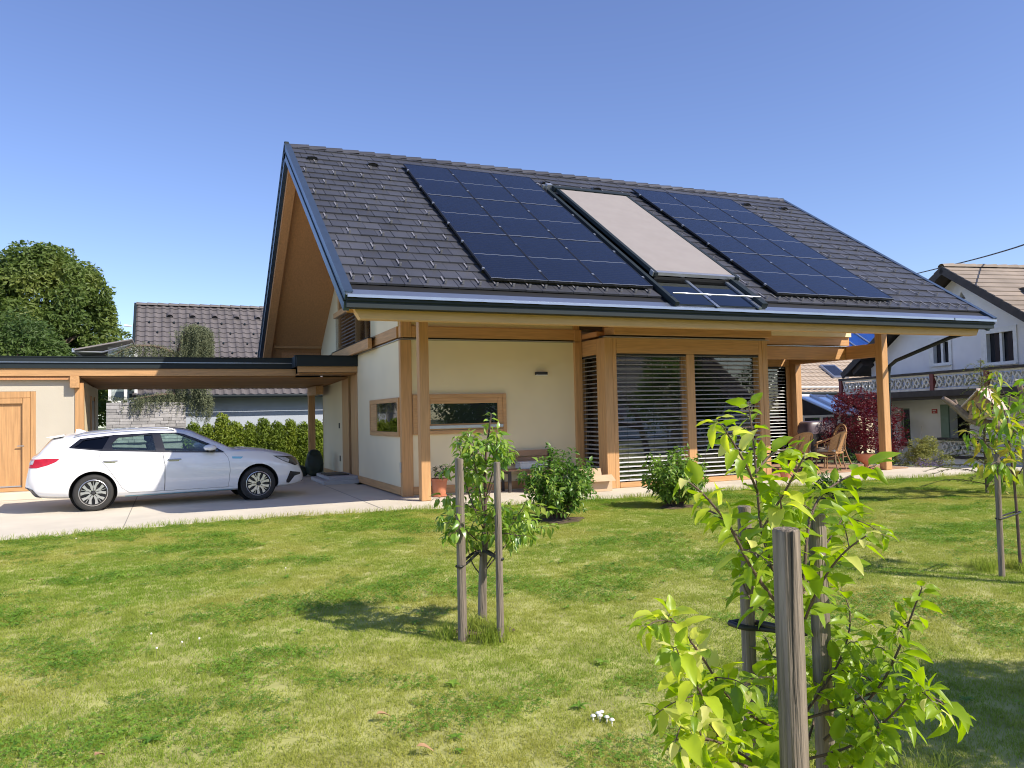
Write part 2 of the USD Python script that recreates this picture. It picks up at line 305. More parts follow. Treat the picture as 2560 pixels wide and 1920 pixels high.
# timbers
H('corner_post', box((-.172, .975, .0), (.053, 1.10, 3.03), .008), 'timber_upright'); H('corner_post', box((-.172, .935, 3.079), (.053, 1.10, 4.6), .008), 'timber_upright')
H('beam', box((.055, .94, 3.08), (3.70, 1.018, 3.30), .006), 'timber_along'); H('beam', box((-.21, 1.102, 3.08), (-.03, 4.9, 3.30), .006), 'timber_across')
H('flashing', box((-.175, .93, 3.035), (3.74, 1.0, 3.050)), 'aluminium'); H('flashing', box((-.20, 1.0, 3.035), (-.16, 4.8, 3.050)), 'aluminium'); H('shadow_gap', box((-.10, .985, 3.05), (3.70, 1.02, 3.08)), 'black_trim')
H('base_board', box((-.178, 1.103, .02), (-.05, 4.86, .175), .005), 'timber_across'); H('base_board', box((.055, .975, .02), (3.62, 1.0, .175), .005), 'timber_along')
H('porch_post', box((-.085, .0, .0), (.095, .18, 4.75), .01), 'timber_upright', label='slim front porch post at the left end of the house')
H('porch_post', box((11.475, .0, .0), (11.675, .2, 4.75), .01), 'timber_upright', label='stout porch post beside the downpipe')
H('plinth', box((-.07, .015, -.003), (.08, .165, .006)), 'black_trim')
H('eave_beam', prism([(-1.74, 3.205), (-1.62, 3.02), (11.95, 3.03), (12.06, 3.205)], 1, -2.10, -1.92), 'timber_eave')
# low ribbon window round the corner
def frame(x0, x1, z0, z1, y, w, d, name, mat, parent, axis='x'):
    b = MB()
    for lo, hi in (((x0, y, z0), (x0+w, y+d, z1)), ((x1-w, y, z0), (x1, y+d, z1)), ((x0+w, y, z1-w), (x1-w, y+d, z1)), ((x0+w, y, z0), (x1-w, y+d, z0+w))):
        if axis == 'y': lo, hi = (lo[1], lo[0], lo[2]), (hi[1], hi[0], hi[2])
        b.box(lo, hi, .005)
    return part(parent, name, b, mat)
w = H('window', box((.30, .984, 1.30), (1.90, .997, 1.88)), 'black_trim'); frame(.063, 2.02, 1.18, 1.966, .935, .075, .06, 'casing', 'timber_along', w); part(w, 'board', box((.14, .955, 1.256), (.298, .997, 1.89)), 'timber_along')
frame(.30, 1.945, 1.27, 1.89, .95, .11, .045, 'frame', 'timber_along', w); part(w, 'pane', box((.40, .972, 1.38), (1.84, .978, 1.785)), 'window_glass')
part(w, 'sill', box((.31, .922, 1.285), (1.94, .949, 1.352), .006), 'aluminium'); part(w, 'handle', box((.20, .925, 1.27), (.225, .954, 1.33), .005), 'aluminium')
w = H('window', box((-.175, 1.105, 1.245), (-.161, 2.9, 1.83)), 'black_trim'); frame(1.102, 3.50, 1.152, 1.918, -.20, .09, .05, 'casing', 'timber_across', w, 'y')
part(w, 'jamb', box((-.19, 2.902, 1.245), (-.161, 3.408, 1.825)), 'timber_across'); part(w, 'pane', box((-.184, 1.105, 1.245), (-.178, 2.90, 1.83)), 'window_glass')
lamp = H('wall_lamp', box((2.703, .90, 2.345), (2.958, .999, 2.405), .006), 'black_trim'); part(lamp, 'diffuser', box((2.71, .907, 2.332), (2.951, .98, 2.3455)), 'white_paint')
H('socket', box((-.192, 1.012, .46), (-.173, 1.08, .66), .004), 'aluminium')
# bay with the blinds
def blind(x0, x1, z0, z1, y, tiltdeg, n, name, axis='x', base=0.):
    bl = H(name, boxvf((x0, y-.035, z1-.03), (x1, y+.03, z1)) if axis == 'x' else boxvf((base-.035, x0, z1-.03), (base+.03, x1, z1)), 'black_trim')
    for k in range(n):
        zc = z0+.03+(z1-z0-.06)*k/(n-1); a = math.radians(tiltdeg+R.uniform(-2, 2)); wd = .038
        pr = [(-wd, -.004), (-wd*.5, .004), (0, .0065), (wd*.5, .004), (wd, -.004)]; pr = pr+[(q[0], q[1]-.002) for q in pr[::-1]]
        pr = [(q[0]*math.cos(a)-q[1]*math.sin(a), q[0]*math.sin(a)+q[1]*math.cos(a)) for q in pr]
        if axis == 'x': part(bl, 'slat', prism([(y+q[0], zc+q[1]) for q in pr], 0, x0+.005, x1-.005), 'blind_slat')
        else: part(bl, 'slat', prism([(base+q[0], zc+q[1]) for q in pr], 1, x0+.005, x1-.005), 'blind_slat')
    b = MB()
    for u in (.13, .5, .87):
        x = x0+(x1-x0)*u
        b.box((x-.002, y-.041, z0), (x+.002, y-.039, z1)) if axis == 'x' else b.box((base-.041, x-.002, z0), (base-.039, x+.002, z1))
    part(bl, 'cord', b, 'black_trim'); return bl
H('bay_post', box((3.80, .0, .0), (3.985, .15, 3.05), .006), 'timber_upright'); H('bay_post', box((3.989, .006, .0), (4.082, .14, 3.05), .004), 'timber_upright')
H('bay_post', box((5.80, .0, .10), (6.0, .15, 2.73), .006), 'timber_upright'); H('bay_post', box((7.742, .006, .0), (7.835, .14, 3.05), .004), 'timber_upright'); H('bay_post', box((7.839, .0, .0), (7.985, .15, 3.05), .006), 'timber_upright')
H('bay_header', box((4.086, .003, 2.735), (7.738, .14, 3.05), .004), 'timber_along'); H('bay_sill', box((4.086, .0, .0), (7.738, .14, .105), .006), 'timber_along')
H('bay_cornice', box((3.98, -.10, 3.105), (8.03, .30, 3.28), .006), 'timber_along'); H('shadow_gap', box((3.84, .02, 3.05), (7.95, .3, 3.105)), 'black_trim'); H('flashing', box((3.78, -.06, 3.052), (8.0, .02, 3.068)), 'aluminium')
H('bay_roof', box((3.80, .30, 3.1), (8.0, 1.02, 3.2)), 'soffit_boards')
for x0, x1 in ((4.085, 5.80), (6.0, 7.742)):
    blind(x0, x1, .115, 2.72, .06, 12, 29, 'window_blind')
    wg = H('window', cat(box((x0, .125, .105), (x0+.06, .16, 2.73)), box((x1-.06, .125, .105), (x1, .16, 2.73))), 'timber_upright'); part(wg, 'pane', box((x0+.06, .135, .105), (x1-.06, .141, 2.73)), 'window_glass')
# bay side facing the driveway
H('bay_post', box((3.80, .153, .0), (3.90, .34, 3.05), .005), 'timber_upright'); H('bay_post', box((3.80, 1.10-.10, .0), (3.90, 1.24, 3.05), .005), 'timber_upright'); H('wall_trim', box((3.62, .93, .0), (3.79, 1.02, 3.30), .005), 'timber_upright')
H('bay_header', box((3.803, .343, 2.725), (3.90, .998, 3.05), .004), 'timber_across'); H('bay_sill', box((3.803, .343, .0), (3.90, .998, .105), .004), 'timber_across')
blind(.345, .997, .115, 2.715, 0, 16, 29, 'window_blind', 'y', 3.85); wg = H('window', box((3.90, .30, .0), (3.93, .36, 2.73)), 'timber_upright'); part(wg, 'pane', box((3.905, .36, .105), (3.911, .998, 2.73)), 'window_glass')
# clerestory above the bay and the covered terrace
H('clerestory_post', box((3.62, .96, 3.302), (3.76, 1.018, 4.0), .005), 'timber_upright'); H('clerestory_post', box((4.35, .96, 3.302), (4.49, 1.018, 4.0), .005), 'timber_upright'); H('clerestory_pane', box((3.76, 1.0, 3.302), (4.35, 1.018, 4.0)), 'dark_pane')
H('beam', box((7.99, 1.09, 3.085), (11.60, 1.25, 3.362), .006), 'timber_along'); H('beam', box((7.99, 1.105, 2.735), (11.47, 1.25, 3.045), .006), 'timber_along'); H('flashing', box((7.99, 1.06, 3.05), (11.58, 1.25, 3.066)), 'aluminium')
H('beam', box((11.475, .202, 2.735), (11.67, 3.30, 3.06), .006), 'timber_across')
H('bay_side_wall', box((7.90, .15, .0), (7.984, 3.1, 3.05)), 'timber_upright')
H('terrace_post', box((11.475, 2.87, .0), (11.675, 3.22, 2.734), .006), 'timber_upright'); H('beam', box((7.99, 3.1, 2.69), (11.474, 3.25, 3.05), .006), 'timber_along'); H('terrace_post', box((11.33, 3.08, .1), (11.473, 3.24, 2.69), .005), 'timber_upright')
for x0, x1 in ((8.0, 9.55), (9.65, 11.33)):
    blind(x0, x1, .115, 2.68, 3.15, 16, 29, 'window_blind'); wg = H('window', box((x1, 3.09, .105), (x1+.09, 3.24, 2.69)), 'timber_upright'); part(wg, 'pane', box((x0, 3.225, .105), (x1, 3.231, 2.69)), 'window_glass')
# entrance recess in the gable
H('entrance_post', box((-.17, 4.88, .0), (.02, 5.60, 3.03), .006), 'timber_upright'); H('entrance_panel', box((-.165, 5.92, .0), (.02, 6.715, 3.03), .006), 'timber_upright')
dr = H('door', box((.0, 5.602, .05), (.05, 5.918, 2.4)), 'door_dark'); part(dr, 'handle', box((-.04, 5.80, .95), (.0, 5.83, 1.25), .004), 'aluminium')
H('switch', box((-.175, 7.05, 1.28), (-.161, 7.15, 1.42), .003), 'black_trim'); H('switch', box((-.175, 7.0, .42), (-.161, 7.09, .56), .003), 'black_trim')
H('base_board', box((-.172, 6.72, .0), (-.16, 9.5, .12)), 'timber_across')
st = solo('door_step', cat(box((-1.0, 4.75, .0), (-.17, 6.6, .09), .012), box((-.86, 4.9, .09), (-.17, 6.6, .17), .012)), 'step_stone', 'grey speckled stone doorstep in front of the house entrance', 'doorstep')
solo('doormat', box((-.82, 5.3, .171), (-.3, 6.2, .19)), 'black_trim', 'dark doormat lying on the grey stone doorstep', 'doormat')
# balcony in the gable
bal = H('balcony', box((-.375, 2.80, 3.02), (-.285, 6.90, 3.24), .006), 'timber_across')
part(bal, 'edge_cap', box((-.385, 2.78, 3.243), (-.21, 6.92, 3.256)), 'black_trim')
part(bal, 'rail_glass', box((-.345, 2.82, 3.258), (-.333, 6.50, 4.095)), 'rail_glass'); part(bal, 'handrail', box((-.39, 2.82, 4.10), (-.28, 6.55, 4.235), .006), 'timber_across')
for y0, y1, nm in ((6.80, 6.95, 'window_frame'), (4.78, 4.90, 'window_frame'), (3.25, 3.36, 'window_frame')): H(nm, box((-.19, y0, 3.30), (-.06, y1, 5.9), .005), 'timber_upright')
blind(4.905, 6.795, 3.32, 5.4, 0, 42, 24, 'window_blind', 'y', -.12); wg = H('window', box((-.12, 4.10, 3.32), (-.06, 4.18, 5.9)), 'timber_upright'); part(wg, 'pane', box((-.1, 3.362, 3.32), (-.094, 4.778, 5.9)), 'window_glass')
# roof slabs, soffits, verge
s0 = .02
for nm, f in (('soffit', rp), ('soffit', rp_back)):
    H(nm, rbox(-1.60, 12.0, .12, SLEN-.14, -.26, -.10, f), 'soffit_boards'); H('roof_underlay', rbox(-1.80, 12.17, .10, SLEN-.02, -.095, -.012, f), 'black_trim')
    H('barge_board', rbox(-1.81, -1.605, .10, SLEN-.2, -.40, -.098, f), 'soffit_boards'); H('barge_board', rbox(12.005, 12.17, .10, SLEN-.2, -.40, -.098, f), 'timber_across')
    for x0, x1 in ((-1.90, -1.812), (12.172, 12.26)):
        vt = H('verge_trim', rbox(x0, x1, -.08, SLEN-.06, -.28, .028, f), 'verge_metal'); part(vt, 'cap', rbox(x0-.012, x1+.03, -.08, SLEN+.02, .028, .043, f), 'verge_metal'); part(vt, 'bead', rbox(x0-.014, x1, -.08, SLEN-.05, -.13, -.105, f), 'dark_metal')
H('verge_tip', box((-1.91, YR-.04, ZR-.15), (-1.81, YR+.04, ZR+.075), .01), 'dark_metal'); H('verge_tip', box((12.17, YR-.04, ZR-.15), (12.27, YR+.04, ZR+.06), .01), 'dark_metal')
H('back_roof_cover', rbox(-1.80, 12.17, .1, SLEN-.03, -.01, .04, rp_back), 'roof_tile'); H('purlin', box((-1.55, 9.35, 3.58), (-.205, 9.52, 3.83), .006), 'timber_along'); H('gable_infill', box((-1.3, 9.6, 3.0), (-.2, 9.64, 3.6)), 'soffit_boards')
# gutter
gt = H('gutter', prism([(-2.235, 3.30), (-2.345, 3.30), (-2.345, 3.265), (-2.31, 3.245), (-2.31, 3.165), (-2.11, 3.165), (-2.05, 3.2), (-2.05, 3.28), (-2.235, 3.24)], 0, -1.87, 12.235), 'dark_metal')
part(gt, 'flashing', cat(rbox(-1.895, 12.25, -.13, .045, .0, .014), box((-1.87, -2.385, 3.305), (12.23, -2.345, 3.35))), 'zinc_flashing'); part(gt, 'trough', rbox(-1.80, 12.17, .05, .30, -.06, -.03), 'black_trim')
part(gt, 'joint', box((10.9, -2.39, 3.302), (10.92, -2.342, 3.353)), 'dark_metal')
dp = H('downpipe', cat(tubevf([(12.0, -1.92, 3.12), (11.93, -1.5, 3.05), (11.80, -.12, 2.62), (11.765, .04, 2.50), (11.76, .08, 2.3), (11.76, .08, .0)], .045, 12)), 'dark_metal', True)
part(dp, 'bracket', cat(*[tubevf([(11.76, .08, z-.015), (11.76, .08, z+.015)], .052, 12) for z in (2.1, 1.1, .3)]), 'black_trim', True)
# tiles
def in_skylight(x0, x1, s): return x1 > 3.80 and x0 < 5.97 and s < 5.95
def under_array(x0, x1, s): return any(x0 > a+.25 and x1 < b-.05 for a, b in ((.583, 3.728), (6.587, 9.742))) and .75 < s < 6.2
TW, TE, TS = .2945, .3335, .262
tiles = []
for k in range(22):
    s = TS+TE*k; off = (k % 2)*TW/2; xs = np.arange(-1.80-off, 12.17, TW)
    for x in xs:
        a, b = max(x, -1.80)+.005, min(x+TW, 12.17)-.005
        if b-a < .05 or under_array(a, b, s+.15): continue
        if in_skylight(a, b, s): 
            if a < 3.80: b = 3.80
            elif b > 5.97: a = 5.97
            else: continue
            if b-a < .05: continue
        j = R.uniform(-.004, .004); tiles.append((a, b, s+R.uniform(-.003, .003), min(s+TE+.05, SLEN-.02), j))
def tile_mesh(t):
    a, b, s, e, j = t; return rbox(a, b, s, e, .006, .037+j, rp, -.008, .010+j)
tiles.sort(key=lambda t: np.linalg.norm(rp((t[0]+t[1])/2, t[2])-CAM)/max(.2, t[1]-t[0]))
for t in tiles[:300]: H('roof_tile', tile_mesh(t), 'roof_tile')
H('roof_tiles', cat(*[tile_mesh(t) for t in tiles[300:]]), 'roof_tile', kind='stuff')
x, k = -1.80, 0
while x < 12.1:
    b = MB(); e = min(x+.42, 12.17)
    pr = [(-.15, -.085), (-.11, -.03), (-.05, .015), (.05, .015), (.11, -.03), (.15, -.085)]; top = [(YR+q[0], ZR+.040+q[1]) for q in pr]; low = [(YR+q[0]*.92, ZR+.012+q[1]) for q in pr]
    b.add([(x, *q) for q in low]+[(e, *q) for q in top]+[(x, q[0], q[1]-.03) for q in low]+[(e, q[0], q[1]-.03) for q in top], [[i, i+1, 7+i, 6+i] for i in range(5)]+[[6+i, 7+i, 19+i, 18+i] for i in range(5)]+[[i, i+1, 13+i, 12+i] for i in range(5)])
    H('ridge_tile', b, 'roof_tile'); x += .372; k += 1
def guard(x, s): return cat(rbox(x-.017, x-.008, s+.0, s+.08, .040, .046), rbox(x+.008, x+.017, s+.0, s+.08, .040, .046), rbox(x-.017, x+.017, s-.004, s+.004, .038, .100), obox(rp(x, s+.035, .068), (.013, 0, 0), (rp(0, .038, -.03)-rp(0, 0, 0)), (rp(0, 0, .003)-rp(0, 0, 0))), rbox(x-.012, x+.012, s+.08, s+.28, .034, .040))
gs = []
for i, s in enumerate((6.255, 5.58, 4.91, 4.24, 3.575, 2.93, 2.27, 1.633, .972)):
    gs += [(x, s) for x in np.arange(-1.41-(i % 2)*.295, 12.1, .589)]
gs += [(x, .362) for x in np.arange(-1.70, 12.1, .2945)]+[(x, 6.12) for x in np.arange(4.0, 5.9, .2945)]
for x, s in gs:
    if not ((3.68 < x < 6.05 and s < 6.1) or under_array(x-.1, x+.1, s) or (.72 < s < 6.32 and (.5 < x < 3.75 or 6.5 < x < 9.77))): H('snow_guard', guard(x, s), 'guard_metal')
for x, s in ((-1.44, 6.5), (-.125, 6.5), (4.12, 6.5), (5.5, 6.45), (10.2, 6.5), (11.5, 6.5)):
    an = np.linspace(0, np.pi, 8); b = MB(); o = [rp(x+.13*math.cos(q), s, .03+.075*math.sin(q)) for q in an]; i = [rp(x+.10*math.cos(q), s+.22, .01+.03*math.sin(q)) for q in an]
    b.add(o+i, [[j, j+1, 9+j, 8+j] for j in range(7)]); vn = H('roof_vent', b, 'roof_tile'); part(vn, 'mouth', rbox(x-.10, x+.10, s+.02, s+.05, .035, .085), 'black_trim')
# skylight with its awning
sk = H('skylight', rbox(3.86, 5.91, -.06, 5.85, .0, .035), 'dark_metal')
for x0, x1 in ((3.93, 4.72), (4.86, 5.66)): part(sk, 'pane', rbox(x0, x1, -.04, 5.75, .036, .042), 'roof_glass')
part(sk, 'mullion', rbox(4.755, 4.825, -.12, 5.75, .036, .052), 'zinc_flashing'); part(sk, 'side_frame', rbox(3.845, 3.925, -.12, 5.85, .036, .11), 'dark_metal'); part(sk, 'side_frame', rbox(5.69, 5.76, -.12, 5.85, .036, .07), 'zinc_flashing'); part(sk, 'side_frame', rbox(5.80, 5.93, -.06, 5.85, .036, .13), 'dark_metal')
aw = thing('roof_awning', 'beige fabric awning stretched on rails over the sloping roof window', 'awning', rp(4.0, 1.0, .1))
part(aw, 'fabric', rbox(4.10, 5.90, 1.12, 5.72, .165, .172), 'awning_fabric')
for x0, x1 in ((4.02, 4.095), (5.905, 5.98)): part(aw, 'guide_rail', rbox(x0, x1, .98, 5.80, .11, .182), 'dark_metal')
part(aw, 'front_bar', rbox(4.00, 6.00, 1.02, 1.10, .115, .178), 'aluminium'); part(aw, 'cassette', rbox(3.98, 6.02, 5.74, 5.90, .08, .20), 'dark_metal'); part(aw, 'valance', rbox(4.05, 5.95, 1.0, 1.02, -.0, .09), 'black_trim')
for x0 in (3.99, 5.985): part(aw, 'end_cap', rbox(x0, x0+.025, 1.0, 1.115, .10, .19), 'aluminium')
part(aw, 'drop_bar', tubevf([rp(3.92, .15, .16), rp(5.88, .16, .16)], .016, 8), 'aluminium', True); part(aw, 'fittings', cat(rbox(3.86, 4.0, 5.9, 6.05, .08, .2), rbox(3.78, 3.88, 5.96, 6.02, .08, .16)), 'aluminium')
# solar arrays
for ai, (x0, lab) in enumerate(((.583, 'left black solar array on the roof between bare tiles and awning'), (6.587, 'right black solar array on the roof beyond the beige awning'))):
    ar = thing('solar_array', lab, 'solar array', rp(x0, .5, .1)); pw, ph = 3.145/3, 6.178/3
    for r in range(3):
        for q in range(3):
            a, b, s, e = x0+q*pw+.006, x0+(q+1)*pw-.006, .503+r*ph+.006, .503+(r+1)*ph-.006
            pn = part(ar, 'solar_panel', cat(rbox(a, a+.014, s, e, .075, .115), rbox(b-.014, b, s, e, .075, .115), rbox(a+.014, b-.014, s, s+.014, .075, .115), rbox(a+.014, b-.014, e-.014, e, .075, .115), rbox(a+.014, b-.014, s+.014, e-.014, .077, .080)), 'panel_frame')
            part(pn, 'glass', rbox(a+.014, b-.014, s+.014, e-.014, .085, .111), 'panel_glass')
            part(pn, 'busbar', rbox(a+.03, b-.03, (s+e)/2-.006, (s+e)/2+.006, .1115, .1125), 'busbar')
            part(pn, 'cell_lines', cat(*[rbox(a+.02, b-.02, s+(e-s)*(k+1)/25-.0012, s+(e-s)*(k+1)/25+.0012, .1113, .1119) for k in range(24) if k != 12-1]), 'alloy_dark')
            if r: part(pn, 'edge_strip', rbox(a+.02, b-.02, s-.010, s+.004, .1155, .1175), 'busbar')
            else: part(pn, 'edge_strip', rbox(a, b, s-.004, s+.008, .1152, .118), 'aluminium')
    part(ar, 'rail', cat(*[rbox(x0-.02, x0+3.165, s, s+.04, .045, .074) for s in (.9, 2.1, 3.0, 4.1, 5.1, 6.2)]), 'black_trim')
    part(ar, 'clamp', cat(*[rbox(x0+q*pw-.02, x0+q*pw+.02, s-.025, s+.025, .09, .121) for q in range(4) for s in (.9, 2.1, 3.0, 4.1, 5.1, 6.2)]), 'aluminium')

# ---------------------------------------------------------------- carport and garage
gar = thing('carport', 'flat roofed carport and garage with dark metal fascia beside the house', 'carport', (-6.1, 5.6, 0))
def G(name, mesh, mat, smooth=False, label=None, kind=None, parent=gar): return part(parent, name, mesh, mat, smooth, label, kind)
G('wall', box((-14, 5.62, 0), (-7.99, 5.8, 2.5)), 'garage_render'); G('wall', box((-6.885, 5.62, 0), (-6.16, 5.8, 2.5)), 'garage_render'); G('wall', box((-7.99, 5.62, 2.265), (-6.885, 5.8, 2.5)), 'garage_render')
G('wall', box((-6.2, 5.8, 0), (-5.99, 9.4, 2.45)), 'cream_render', label='shaded garage side wall under the carport'); G('wall', box((-14, 9.3, 0), (-6.2, 9.4, 2.45)), 'cream_render')
dr = G('door', box((-7.90, 5.66, .16), (-7.135, 5.70, 2.0)), 'timber_upright')
part(dr, 'frame', cat(box((-7.13, 5.60, .16), (-6.99, 5.72, 2.12), .006), box((-6.985, 5.608, .16), (-6.887, 5.70, 2.26), .006), box((-7.99, 5.60, 2.005), (-7.135, 5.72, 2.12), .006), box((-7.99, 5.608, 2.125), (-6.99, 5.70, 2.26), .006), box((-7.99, 5.60, .16), (-7.91, 5.72, 2.0), .006)), 'timber_upright')
part(dr, 'sill', box((-7.99, 5.58, .16), (-6.9, 5.66, .235), .005), 'timber_along'); part(dr, 'kick_rail', box((-7.9, 5.645, .25), (-7.15, 5.66, .275)), 'aluminium')
part(dr, 'handle', cat(box((-7.135, 5.645, .94), (-7.085, 5.66, 1.24), .004), box((-7.23, 5.59, 1.10), (-7.10, 5.61, 1.12), .004), box((-7.115, 5.59, 1.10), (-7.095, 5.65, 1.12), .003)), 'aluminium')
G('door_step', box((-8.2, 5.25, .0), (-6.75, 5.615, .155), .01), 'concrete')
G('corner_post', box((-6.155, 5.60, .0), (-5.985, 5.80, 2.45), .006), 'timber_upright'); G('side_door', box((-5.988, 7.3, .1), (-5.97, 8.1, 2.1)), 'door_dark'); G('side_door_frame', cat(box((-5.988, 7.2, .1), (-5.96, 7.298, 2.2)), box((-5.988, 8.102, .1), (-5.96, 8.2, 2.2))), 'timber_upright')
fa = G('fascia', cat(box((-14, 5.42, 2.745), (-1.58, 5.50, 2.985)), box((-14, 5.40, 2.875), (-1.58, 5.42, 2.985))), 'dark_metal'); part(fa, 'cap', box((-14, 5.38, 2.986), (-1.60, 5.62, 3.0)), 'dark_metal'); part(fa, 'bead', box((-14, 5.385, 2.865), (-1.58, 5.40, 2.88)), 'zinc_flashing')
fa = G('fascia', box((-1.585, 4.77, 2.768), (-.163, 4.85, 3.005)), 'dark_metal', label='nearer fascia step over the entrance'); part(fa, 'cap', box((-1.62, 4.74, 3.006), (-.163, 4.95, 3.02)), 'dark_metal'); part(fa, 'return', box((-1.60, 4.85, 2.76), (-1.55, 5.5, 3.005)), 'dark_metal')
G('roof_deck', box((-14, 5.5, 2.80), (-.17, 9.9, 2.93)), 'black_trim'); G('roof_deck', box((-1.55, 4.85, 2.80), (-.17, 5.5, 2.93)), 'black_trim')
G('fascia_board', box((-14, 5.46, 2.58), (-1.50, 5.53, 2.742), .004), 'timber_along'); G('fascia_board', box((-1.545, 4.82, 2.625), (-.165, 4.90, 2.765), .004), 'timber_along')
G('beam', box((-14, 5.50, 2.50), (-6.24, 5.60, 2.575), .004), 'soffit_boards'); G('beam', box((-6.235, 5.44, 2.325), (-6.055, 9.6, 2.577), .006), 'timber_across'); G('beam', box((-.56, 8.3, 2.22), (-.36, 9.8, 2.46), .006), 'timber_across')
for i in range(36):
    y = 5.56+i*.118; z = 2.545-.022*(y-5.5); G('ceiling_slat', box((-6.05, y, z), (-.18 if i > 2 else -1.5, y+.085, z+.035)), 'slat_wood')
G('ceiling_slat', cat(*[box((-1.5, y, 2.585), (-.18, y+.085, 2.62)) for y in (4.96, 5.078, 5.196, 5.314, 5.432)]), 'slat_wood')
G('back_post', box((-.555, 9.6, .0), (-.375, 9.78, 2.279), .006), 'timber_upright'); G('back_fascia', box((-14, 9.85, 2.47), (-.17, 9.9, 2.80)), 'dark_metal')
# ---------------------------------------------------------------- the white estate car (local axes: x forward from the rear bumper, -y towards the lawn)
CYAW = .0673; _fx = np.array([math.cos(CYAW), math.sin(CYAW), 0]); _ny = np.array([-math.sin(CYAW), math.cos(CYAW), 0])
CLOC = np.array([-5.4978, 1.9094, 0.])-1.085*_fx+.905*_ny
car = thing('parked_car', 'white estate car parked half in the shade of the carport', 'car', CLOC, CYAW, local=True)
def C(name, mesh, mat, smooth=35, label=None, parent=car):
    return part(parent, name, mesh, mat, smooth, label)
def tab(s): a = np.array(s, float).reshape(-1, 2); return lambda x: np.interp(x, a[:, 0], a[:, 1])
from scipy.interpolate import PchipInterpolator
def ptab(s): a = np.array(s, float).reshape(-1, 2); f = PchipInterpolator(a[:, 0], a[:, 1]); return lambda x: f(np.clip(x, a[0, 0], a[-1, 0]))
c_zt = ptab([.03, .50, .05, .70, .075, .80, .105, .93, .125, .995, .19, 1.035, .30, 1.17, .40, 1.29, .45, 1.325, .57, 1.352, .72, 1.375, 1.12, 1.422, 1.714, 1.455, 2.12, 1.458, 2.4, 1.445, 2.6, 1.422, 2.72, 1.392, 2.80, 1.352, 3.25, 1.125, 3.47, 1.022, 3.56, 1.012, 3.64, 1.015, 4.01, .985, 4.265, .936, 4.52, .873, 4.675, .803, 4.76, .725, 4.81, .63, 4.84, .50])
c_w = ptab([.03, .66, .06, .76, .12, .83, .25, .885, .5, .918, .9, .93, 2.4, .93, 3.9, .925, 4.25, .895, 4.5, .82, 4.68, .69, 4.78, .55, 4.84, .40])
c_zb = ptab([.03, .44, .08, .40, .2, .275, .69, .222, 1.5, .185, 3.5, .195, 4.28, .205, 4.64, .235, 4.84, .29])
c_belt = ptab([.03, .62, .1, .90, .2, .97, .4, 1.04, .76, 1.118, 1.2, 1.05, 2.18, 1.0, 3.26, .948, 3.5, .955, 4.0, .925, 4.3, .86, 4.55, .79, 4.7, .68, 4.84, .46])
c_wb = ptab([.03, .58, .1, .74, .2, .80, .4, .835, .76, .868, 1.2, .885, 2.4, .888, 3.3, .878, 3.6, .86, 4.0, .83, 4.3, .76, 4.55, .64, 4.7, .50, 4.84, .28])
c_wr = ptab([.03, .40, .12, .62, .2, .66, .41, .615, .7, .63, 1.2, .655, 2.0, .655, 2.7, .625, 2.85, .64, 3.1, .70, 3.4, .77, 3.6, .76, 4.0, .72, 4.3, .62, 4.6, .46, 4.84, .18])
c_dr = ptab([.03, .02, .2, .03, .5, .085, 1.12, .085, 2.2, .075, 2.75, .06, 3.2, .035, 3.5, .025, 4.84, .03])
def section(x, off=0.):
    zt, zb, w = c_zt(x)-off, c_zb(x)+off, c_w(x)-off; belt = min(c_belt(x), c_zt(x)-.05)-off*.3; h = belt-zb
    k = [(0, zb), (w*.72, zb), (w*.95, zb+.07*min(1, h*2)), (w*.995, zb+h*.34), (w, zb+h*.56), (w*.985, zb+h*.80), (c_wb(x)-off, belt), ((c_wb(x)*.45+c_wr(x)*.55)-off, belt*.45+.55*(zt-c_dr(x))), (c_wr(x)-off, zt-c_dr(x)), (c_wr(x)*.62, zt-c_dr(x)*.22), (0, zt)]
    k = np.array([(float(a), float(b)) for a, b in k])
    for _ in range(2):
        a = .78*k[:-1]+.22*k[1:]; b = .22*k[:-1]+.78*k[1:]; q = np.empty((2*len(a)+2, 2)); q[0], q[-1] = k[0], k[-1]; q[1:-1:2], q[2:-1:2] = a, b; k = q
    return k
STX = np.unique(np.r_[np.linspace(.03, .5, 26), np.linspace(.5, 2.5, 34), np.linspace(2.5, 3.7, 30), np.linspace(3.7, 4.5, 18), np.linspace(4.5, 4.84, 22)])
def loft(off=0.):
    rings = []
    for x in STX:
        s = section(x, off); r = np.vstack([s, s[1:-1][::-1]*[-1, 1]]); rings.append(np.c_[np.full(len(r), x), r])
    n = len(rings[0]); V = np.vstack(rings); m = len(rings)
    if off: V[:, 0] = (V[:, 0]-2.43)*(1-off/2.43)+2.43
    F = [[i*n+j, (i+1)*n+j, (i+1)*n+(j+1) % n, i*n+(j+1) % n] for i in range(m-1) for j in range(n)]; F = np.array(F); F = np.vstack([F[:, [0, 1, 2]], F[:, [0, 2, 3]]])
    V = np.vstack([V, V[:n].mean(0), V[-n:].mean(0)]); a, b = m*n, m*n+1
    F = np.vstack([F, [[a, j, (j+1) % n] for j in range(n)], [[b, (m-1)*n+(j+1) % n, (m-1)*n+j] for j in range(n)]])
    M_ = m3.Manifold(m3.Mesh(V.astype(np.float32), F.astype(np.uint32)))
    if M_.volume() < 0: M_ = m3.Manifold(m3.Mesh(V.astype(np.float32), F[:, ::-1].astype(np.uint32)))
    return M_
def side(poly, y0=-1.2, y1=1.2, grow=0.):
    cs = m3.CrossSection([np.asarray(poly, float)], m3.FillRule.NonZero)
    if grow: cs = cs.offset(grow, m3.JoinType.Round)
    return cs.extrude(y1-y0).rotate([90, 0, 0]).translate([0, y1, 0])
